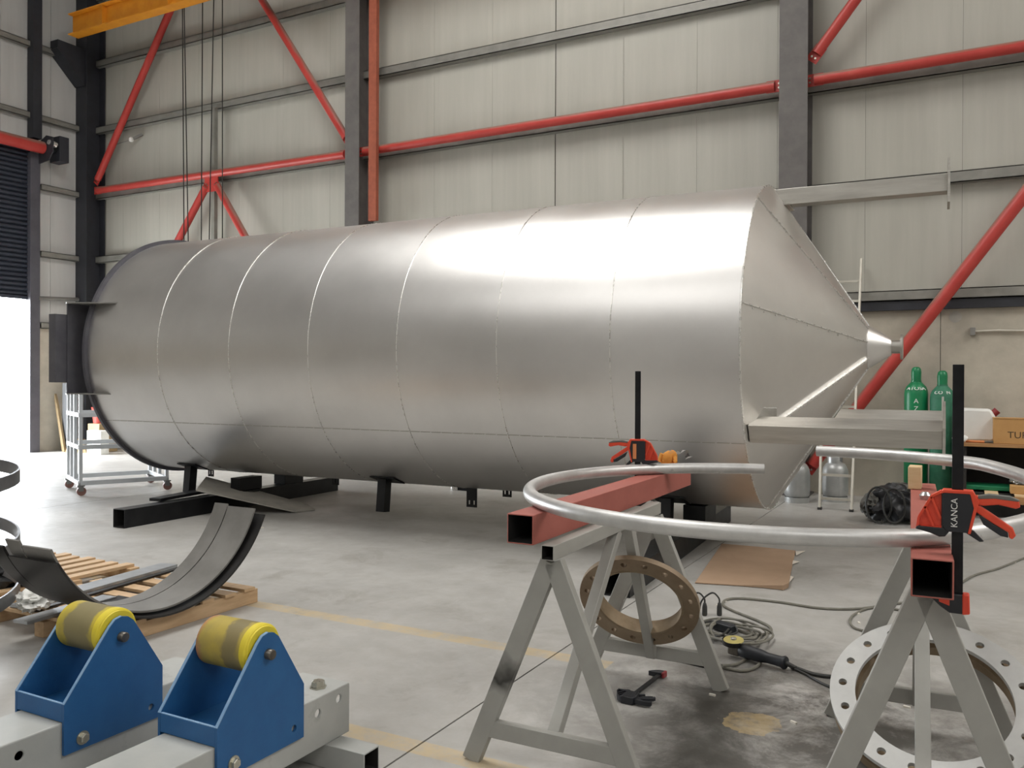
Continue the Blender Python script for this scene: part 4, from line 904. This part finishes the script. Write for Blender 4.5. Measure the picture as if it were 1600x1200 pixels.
# ================================================================== RIGHT BACKGROUND
def gas_cylinder(label, x, y, h, mt, words):
    t = thing('gas_cylinder', label, 'gas cylinder', (x, y, 0), group='tall green gas cylinders')
    r = 0.145; M_ = TR(x, y, 0)
    hs = h - 0.2
    bd = MB().lathe([(r - 0.02, 0), (r, 0.02), (r, hs - 0.16), (r * 0.96, hs - 0.11), (r * 0.82, hs - 0.06), (r * 0.55, hs - 0.015), (0.052, hs + 0.01), (0.05, hs + 0.03)], 40, M_).build('body', mt, t, smooth=50)
    cp = MB().lathe([(0.058, hs - 0.005), (0.06, hs + 0.03), (0.062, hs + 0.13), (0.055, hs + 0.175), (0.035, hs + 0.197), (0, hs + 0.2)], 28, M_).build('valve_cap', 'gas_green', t, smooth=50)
    MB().lathe([(0.059, hs - 0.01), (0.064, hs - 0.01), (0.064, hs + 0.02), (0.058, hs + 0.02)], 28, M_).build('neck_ring', mt, t)
    for wd_, z, s, rr2, rx in words:
        az = math.degrees(math.atan2(CAM.x - x, -(CAM.y - y)))  # face the aisle
        d = Vector((CAM.x - x, CAM.y - y, 0)).normalized()
        tm = text_mb(wd_, s, Matrix.Identity(4), 0.002); a0 = math.atan2(d.y, d.x); tl_ = math.radians(rx)
        for q in tm.v:
            r2 = rr2 - q.y * math.sin(tl_) + q.z; a = a0 + q.x / rr2; zz = z + q.y * math.cos(tl_) + q.z * math.sin(tl_)
            q.x, q.y, q.z = x + r2 * math.cos(a), y + r2 * math.sin(a), zz
        tm.build('lettering', 'print_white', bd, smooth=0)
    return t
gas_cylinder('bright green gas cylinder with white lettering, taller of two by the wall', -0.56, 12.4, 1.80, 'gas_green', [('ATOSA', 1.515, 0.075, 0.131, 34), ('A', 1.35, 0.085, 0.147, 0), ('Z', 1.25, 0.085, 0.147, 0)])
gas_cylinder('dusty dull green gas cylinder right of the brighter one', -0.25, 12.32, 1.75, 'gas_green_dull', [('CO  N', 1.465, 0.07, 0.131, 34)])
def lpg_bottle(label, px, py):
    c = fl(px, py); x, y = c.x, c.y; r = 0.165; M_ = TR(x, y, 0)
    t = thing('lpg_bottle', label, 'gas bottle', (x, y, 0), group='squat grey gas bottles')
    bd = MB().lathe([(r * 0.8, 0.06), (r * 0.97, 0.1), (r, 0.16), (r, 0.38), (r * 0.95, 0.44), (r * 0.75, 0.50), (r * 0.35, 0.535), (0.03, 0.54)], 36, M_).build('body', 'lpg', t, smooth=50)
    MB().lathe([(r * 0.92, 0), (r * 0.95, 0.0), (r * 0.97, 0.07), (r * 0.94, 0.07), (r * 0.92, 0)], 36, M_).build('foot_ring', 'lpg', t)
    MB().lathe([(0.095, 0.50), (0.1, 0.50), (0.1, 0.63), (0.09, 0.645), (0.088, 0.63), (0.095, 0.50)], 24, M_, 0.6, 5.4).build('collar', 'lpg', t)
    MB().lathe([(0.022, 0.53), (0.022, 0.58), (0.03, 0.59), (0.03, 0.61), (0, 0.615)], 12, M_).build('valve', 'pin_steel', t)
lpg_bottle('squat grey gas bottle half hidden behind the cone edge', 1245, 784)
lpg_bottle('squat grey gas bottle standing behind the ladder foot', 1305, 783)
ld = thing('ladder', 'pale aluminium ladder leaning on the wall behind the cone', 'ladder', (-1.4, 11.15, 0))
for fx, tx in ((-1.585, -1.75), (-1.215, -1.27)):
    MB().bar((fx, 11.16, 0.0), (tx, 12.66, 3.3), 0.028, 0.06, up=(0, 1, 0)).build('rail', 'ladder', ld, bevel=0.003)
    MB().box(fx - 0.025, fx + 0.025, 11.13, 11.19, 0.0, 0.03).build('rubber_foot', 'cable_black', ld)
for k in range(1, 12):
    u = (0.135 + 0.285 * (k - 1)) / 3.3
    MB().bar((-1.585 - 0.165 * u, 11.16 + 1.5 * u, 3.3 * u), (-1.215 - 0.055 * u, 11.16 + 1.5 * u, 3.3 * u), 0.03, 0.03).build('rung', 'ladder', ld)
# bench with things on and under it
bn = thing('workbench', 'wooden workbench with dark frame against the right wall', 'workbench', (1.2, 11.6, 0))
MB().box(-0.06, 2.6, 11.55, 12.45, 0.83, 0.87).build('top', 'bench_wood', bn, bevel=0.004)
for x in (0.0, 2.5):
    for y_ in (11.62, 12.36): MB().box(x - 0.03, x + 0.03, y_ - 0.03, y_ + 0.03, 0, 0.83).build('leg', 'bench_frame', bn)
MB().box(-0.05, 2.58, 12.4, 12.43, 0.3, 0.83).build('back_board', 'bench_frame', bn)
MB().box(-0.03, 0.0, 11.7, 12.4, 0.3, 0.83).build('side_board', 'bench_frame', bn)
MB().box(-0.05, 2.58, 11.5, 12.4, 0.27, 0.285).build('shelf', 'bench_frame', bn)
for k in range(9): MB().box(-0.08 + 0.3 * k, 0.06 + 0.3 * k, 11.3, 12.38, 0.285, 0.305).build('shelf_slat', 'wood_pale', bn, bevel=0.002)
MB().box(-0.08, 2.55, 11.29, 11.31, 0.2, 0.285).build('shelf_edge', 'bench_wood', bn)
MB().box(-0.05, 2.5, 11.6, 12.3, 0.0, 0.2).build('plinth', 'bench_frame', bn)
tg_ = MB().box(0.02, 0.55, 11.62, 12.0, 0.306, 0.36).build('crate', 'crate_green', None, bevel=0.01); tag(tg_, 'flat green tray on the low shelf under the bench', 'tray')
blob('metal_scrap', 'silver_scrap', (0.62, 11.6, 0.47), 0.12, 0.1, 0.08, 21, 0.3, None, 4, 0.5, 3.0); tag(bpy.data.objects['metal_scrap'], 'shiny crumpled metal scrap on the carton under the bench', 'scrap')
tag(MB().box(0.48, 0.98, 11.42, 11.61, 0.306, 0.40).build('shelf_carton', 'carton', bevel=0.006), 'open brown carton on the low shelf under the bench', 'carton')
j0 = Vector((0.12, 12.05, 0.871))
jc = thing('jerrycan', 'white plastic jerrycan with a dark red cap on the bench', 'jerrycan', j0)
MB().prism([(-0.24, 0), (0.19, 0), (0.235, 0.05), (0.235, 0.28), (0.17, 0.40), (-0.19, 0.41), (-0.24, 0.36)], -0.13, 0.13, TR(j0)).build('body', 'jerrycan', jc, bevel=0.03)
MB().cyl(j0 + Vector((0.19, 0, 0.33)), j0 + Vector((0.245, 0, 0.385)), 0.045, 18).build('cap', 'cap_red', jc, bevel=0.004)
k0 = Vector((0.62, 11.78, 0.871))
kb = thing('cardboard_carton', 'brown cardboard carton with dark lettering on the bench', 'carton', k0)
MB().box(k0.x - 0.31, k0.x + 0.4, k0.y - 0.17, k0.y + 0.17, k0.z, k0.z + 0.30).build('box', 'carton', kb, bevel=0.004)
MB().box(k0.x - 0.315, k0.x + 0.405, k0.y - 0.175, k0.y, k0.z + 0.30, k0.z + 0.304).build('flap', 'carton', kb)
MB().box(k0.x - 0.315, k0.x + 0.405, k0.y + 0.004, k0.y + 0.175, k0.z + 0.30, k0.z + 0.304).build('flap', 'carton', kb)
text_mb('TURSKU', 0.11, TR(k0.x + 0.04, k0.y - 0.171, k0.z + 0.105) @ RX(90), 0.0008).build('lettering', 'print_dark', kb, smooth=0)
tag(MB().cyl((0.02, 11.66, 0.886), (0.22, 11.64, 0.886), 0.014, 12).build('marker_pen', 'print_orange'), 'orange pen lying on the front edge of the bench', 'pen')
tag(MB().prism([(-0.13, 0), (0.1, 0.0), (0.13, 0.02), (0.08, 0.035), (-0.12, 0.025)], -0.025, 0.025, TR(0.30, 11.65, 0.871) @ RZ(-6)).build('hand_tool', 'pin_steel', bevel=0.005), 'grey hand tool lying beside the orange pen', 'tool')
blob('white_rag', 'paper_white', (-0.02, 11.62, 0.92), 0.07, 0.06, 0.05, 8, 0.5); tag(bpy.data.objects['white_rag'], 'white rag at the left corner of the bench top', 'rag')
# black bag on the floor
bc = Vector((-0.70, 10.62, 0))
bg_ = thing('tarpaulin_bag', 'black glossy bag with straps lying on the floor under the right beam', 'bag', bc)
blob('body', 'bag_black', bc + Vector((0.02, 0, 0.2)), 0.31, 0.24, 0.215, 31, 0.15, bg_, 5, 0.28, 1.8)
blob('flap', 'bag_grey', bc + Vector((0.12, 0.08, 0.33)), 0.27, 0.22, 0.11, 33, 0.2, bg_, 4, 0.35, 2.2)
for k, (dx, ry, rz_) in enumerate(((-0.12, 0.13, 0.2), (0.04, 0.11, 0.19))):
    MB().tube([bc + Vector((dx + ry * math.cos(a) - 0.02, -0.29 - 0.02 * math.sin(2 * a), 0.22 + rz_ * math.sin(a))) for a in [2 * math.pi * i / 24 for i in range(24)]], 0.012, 6, closed=True).build('strap', 'cable_black', bg_)
blob('inner_sack', 'bag_grey', bc + Vector((-0.22, -0.05, 0.16)), 0.13, 0.18, 0.15, 35, 0.2, bg_, 4, 0.35, 2.4)

# cardboard sheet on the floor
pts = [fl(1086, 912), fl(1150, 916), fl(1190, 919), fl(1224, 923), fl(1232, 919), fl(1236, 895), fl(1243, 862), fl(1185, 856), fl(1128, 851)]
k = len(pts); m_ = MB().add([p + Vector((0, 0, 0.004)) for p in pts] + [p + Vector((0, 0, 0.011 + (0.03 if i in (3, 4) else 0.012 if i in (2,) else 0))) for i, p in enumerate(pts)], [tuple(range(k - 1, -1, -1)), tuple(range(k, 2 * k))] + [(i, (i + 1) % k, k + (i + 1) % k, k + i) for i in range(k)])
cs = tag(m_.build('cardboard_sheet', 'cardboard', smooth=0), 'flat brown cardboard sheet on the floor behind the trestle', 'cardboard')
for (a, b, c) in (((1243, 864), (1258, 863), (1244, 870)), ((1239, 878), (1249, 880), (1238, 884)), ((1233, 902), (1240, 904), (1232, 914))):
    P3 = [fl(*q) + Vector((0, 0, 0.012)) for q in (a, b, c)]
    o = MB().add(P3 + [p + Vector((0, 0, 0.003)) for p in P3], [(2, 1, 0), (3, 4, 5), (0, 1, 4, 3), (1, 2, 5, 4), (2, 0, 3, 5)]).build('torn_flap', 'card_torn', cs, smooth=0)

# ================================================================== CABLES, GRINDER, CHIPS
def spline(P, n_=10):
    P = [Vector(p) for p in P]; out = []
    for i in range(len(P) - 1):
        a = P[max(i - 1, 0)]; b = P[i]; c = P[i + 1]; d = P[min(i + 2, len(P) - 1)]
        for k in range(n_):
            t_ = k / n_; out.append(0.5 * ((2 * b) + (c - a) * t_ + (2 * a - 5 * b + 4 * c - d) * t_ * t_ + (3 * b - a - 3 * c + d) * t_ ** 3))
    out.append(P[-1]); return out
def cable(label, pix, r, mt, z=None):
    P = [fl(q[0], q[1], (q[2] if len(q) > 2 else r + 0.001)) for q in pix]
    return tag(MB().tube(spline(P), r, 8).build('power_cable', mt), label, 'cable', 'cables on the floor')
cable('long grey cable looping out from the tangle across the floor', [(1600, 872), (1560, 888), (1520, 900), (1480, 925), (1445, 936), (1400, 943), (1340, 951), (1280, 950), (1220, 941), (1160, 935), (1135, 937), (1130, 945), (1145, 954), (1185, 970), (1203, 980), (1202, 988), (1180, 992), (1150, 984), (1110, 972)], 0.009, 'cable_grey')
cable('grey cable bow beside the pale flange rings', [(1420, 960), (1400, 952), (1360, 950), (1335, 960), (1328, 972), (1340, 983), (1380, 990)], 0.008, 'cable_grey')
cable('black cable leaving the grinder towards the flange rings', [(1231, 1039, 0.035), (1245, 1044, 0.012), (1275, 1054), (1310, 1058), (1350, 1060)], 0.010, 'cable_black')
cable('second dark cable running below the grinder cable', [(1236, 1043), (1260, 1054), (1290, 1070), (1330, 1084), (1360, 1086), (1400, 1085)], 0.007, 'cable_black')
tw = []
rnd = random.Random(17)
for i in range(46):
    a = i * 0.82; u = 1145 + 60 * math.cos(a) * (0.75 + 0.25 * math.sin(i * 0.37)) - 6 * math.sin(i * .21); w_ = 993 + 20 * math.sin(a) * (0.7 + 0.3 * math.cos(i * 0.5)) + 0.12 * (u - 1138)
    tw.append((u, w_ - 8, 0.012 + 0.012 * ((i * 7) % 5)))
cable('tangled grey extension cable heaped behind the grinder', tw, 0.0075, 'cable_grey')
tw = [(1120 + 40 * math.cos(i * 1.1) * (0.6 + 0.4 * math.sin(i * .6)), 982 + 12 * math.sin(i * 1.1), 0.02 + 0.01 * (i % 4)) for i in range(18)]
cable('thin dark cable tangled with the grey extension cable', tw, 0.006, 'cable_black')
cable('thick grey cable loop in front of the grinder', [(1128, 1040, 0.03), (1150, 1038), (1170, 1028), (1183, 1024), (1189, 1032), (1180, 1043), (1160, 1048), (1135, 1044), (1125, 1041)], 0.009, 'cable_grey')
# plugs
for k, (u, w_, lb) in enumerate(((1101, 962, 'left black plug standing up from the cable tangle'), (1124, 962, 'right black plug with an arched lead in the tangle'))):
    p = fl(u, w_, 0.0); t = thing('plug', lb, 'plug', p, group='black plugs')
    MB().lathe([(0.014, 0), (0.018, 0.01), (0.017, 0.06), (0.011, 0.085), (0.006, 0.09)], 14, TR(p)).build('body', 'cable_black', t)
    MB().tube(spline([p + Vector((0, 0, 0.085)), p + Vector((-0.005, 0, 0.12)), p + Vector((-0.05, 0.0, 0.15)), p + Vector((-0.12, 0, 0.09)), p + Vector((-0.14, 0, 0.01))]), 0.006, 8).build('lead', 'cable_black', t)
a = fl(1118, 976, 0.03); b = fl(1146, 984, 0.03)
tag(MB().bar(a, b, 0.06, 0.05).build('socket_block', 'grinder_body', bevel=0.008), 'black socket block lying in the cable tangle', 'socket')
ga = fl(1158, 1016, 0.05); gb = fl(1228, 1036, 0.045); gd = (gb - ga).normalized()
gr = thing('angle_grinder', 'black angle grinder with a yellowish disc on the floor', 'grinder', Vector((ga.x, ga.y, 0)))
M_, l_ = MB.frame(ga, gb); MM = M_ @ RX(-90)
MB().lathe([(0.022, -0.01), (0.036, 0.0), (0.04, 0.05), (0.036, l_ * 0.45), (0.029, l_ * 0.6), (0.03, l_ * 0.9), (0.038, l_ * 0.97), (0.034, l_)], 24, MM).build('body', 'grinder_body', gr, smooth=50)
MB().bar(ga + Vector((0, 0, -0.005)), ga - gd * 0.075 + Vector((0, 0, -0.005)), 0.06, 0.06).build('gear_head', 'pin_steel', gr, bevel=0.012)
hc = ga - gd * 0.05 + Vector((0, 0, 0.048))
MD = TR(hc) @ RX(8)
dsc = MB().lathe([(0.012, 0.0), (0.0575, -0.003), (0.0575, 0.001), (0.012, 0.004)], 36, MD).build('disc', 'disc_yellow', gr)
MB().lathe([(0.018, 0.003), (0.016, 0.012), (0.008, 0.014), (0.0, 0.014)], 12, MD).build('disc_nut', 'bolt_zinc', dsc)
MB().lathe([(0.062, -0.022), (0.064, -0.022), (0.064, 0.004), (0.062, 0.004), (0.062, -0.022)], 30, MD, 2.6, 5.6).build('guard', 'dark_mill', gr)
MB().cyl(gb, gb + gd * 0.06 + Vector((0, 0, -0.008)), 0.014, 12, 0.008).build('cord_sleeve', 'cable_black', gr)
t_ = fl(1070, 1030, 0.012)
tag(MB().bar(fl(1055, 1028, 0.012), fl(1105, 1040, 0.012), 0.04, 0.02).build('dark_bar', 'black_steel', bevel=0.002), 'short dark steel bar on the floor behind the left trestle', 'bar')
chips = [(1122, 947), (1132, 941), (1340, 960), (1342, 974), (1417, 1106), (1300, 1115), (936, 1108), (1113, 1087), (410, 825), (1240, 1130), (1585, 880)]
cm = MB().box(-0.016, 0.016, -0.006, 0.006, 0, 0.009).build('floor_chip', 'chip_white')
for k, q in enumerate(chips):
    o = cm if k == 0 else cm.copy()
    if k: COL.objects.link(o)
    p = fl(*q); o.location = (p.x, p.y, 0.0); o.rotation_euler = (0, 0, random.uniform(0, 3.1))
    tag(o, 'tiny white chip scattered on the concrete floor', 'chip', 'white chips on the floor')
cl_ = ['tiny white chip just left of the cable loop near the tangle', 'tiny white chip inside the cable loop behind the tangle', 'tiny white chip inside the cable bow by the flange rings', 'tiny white stick below the cable bow by the flange rings', 'tiny white stick on the floor inside the right flange ring', 'tiny white stick at the left foot of the right flange ring', 'tiny white chip left of the black floor clamp', 'tiny white chip at the far right foot of the left trestle', 'tiny white chip on the open floor above the bent plates', 'tiny white chip on the dark floor stain between the trestles', 'tiny white chip beside the long cable at the right edge']
for o, l_ in zip([o for o in COL.objects if o.name.startswith('floor_chip')], cl_): o['label'] = l_
p = fl(1022, 853)
tag(MB().prism([(-0.16, 0), (0.14, 0), (0.12, 0.03), (0.02, 0.05), (-0.12, 0.035)], -0.05, 0.05, TR(p.x - 0.05, p.y - 0.1, 0) @ RZ(38)).build('timber_scrap', 'wood_pale', bevel=0.004), 'pale timber offcut on the floor beside the right black beam', 'offcut')
p = fl(708, 766)
tag(MB().lathe([(0.0, 0), (0.06, 0), (0.065, 0.02), (0.06, 0.09), (0.03, 0.1), (0, 0.1)], 20, TR(p.x, p.y + 0.05, 0)).build('metal_can', 'bright_weld'), 'small shiny can on the floor far behind the tank', 'can')
p = fl(726, 767)
tag(MB().box(p.x - 0.12, p.x + 0.12, p.y, p.y + 0.1, 0, 0.06).build('dark_offcut', 'black_steel', bevel=0.006), 'small black offcut right of the shiny can behind the tank', 'offcut')
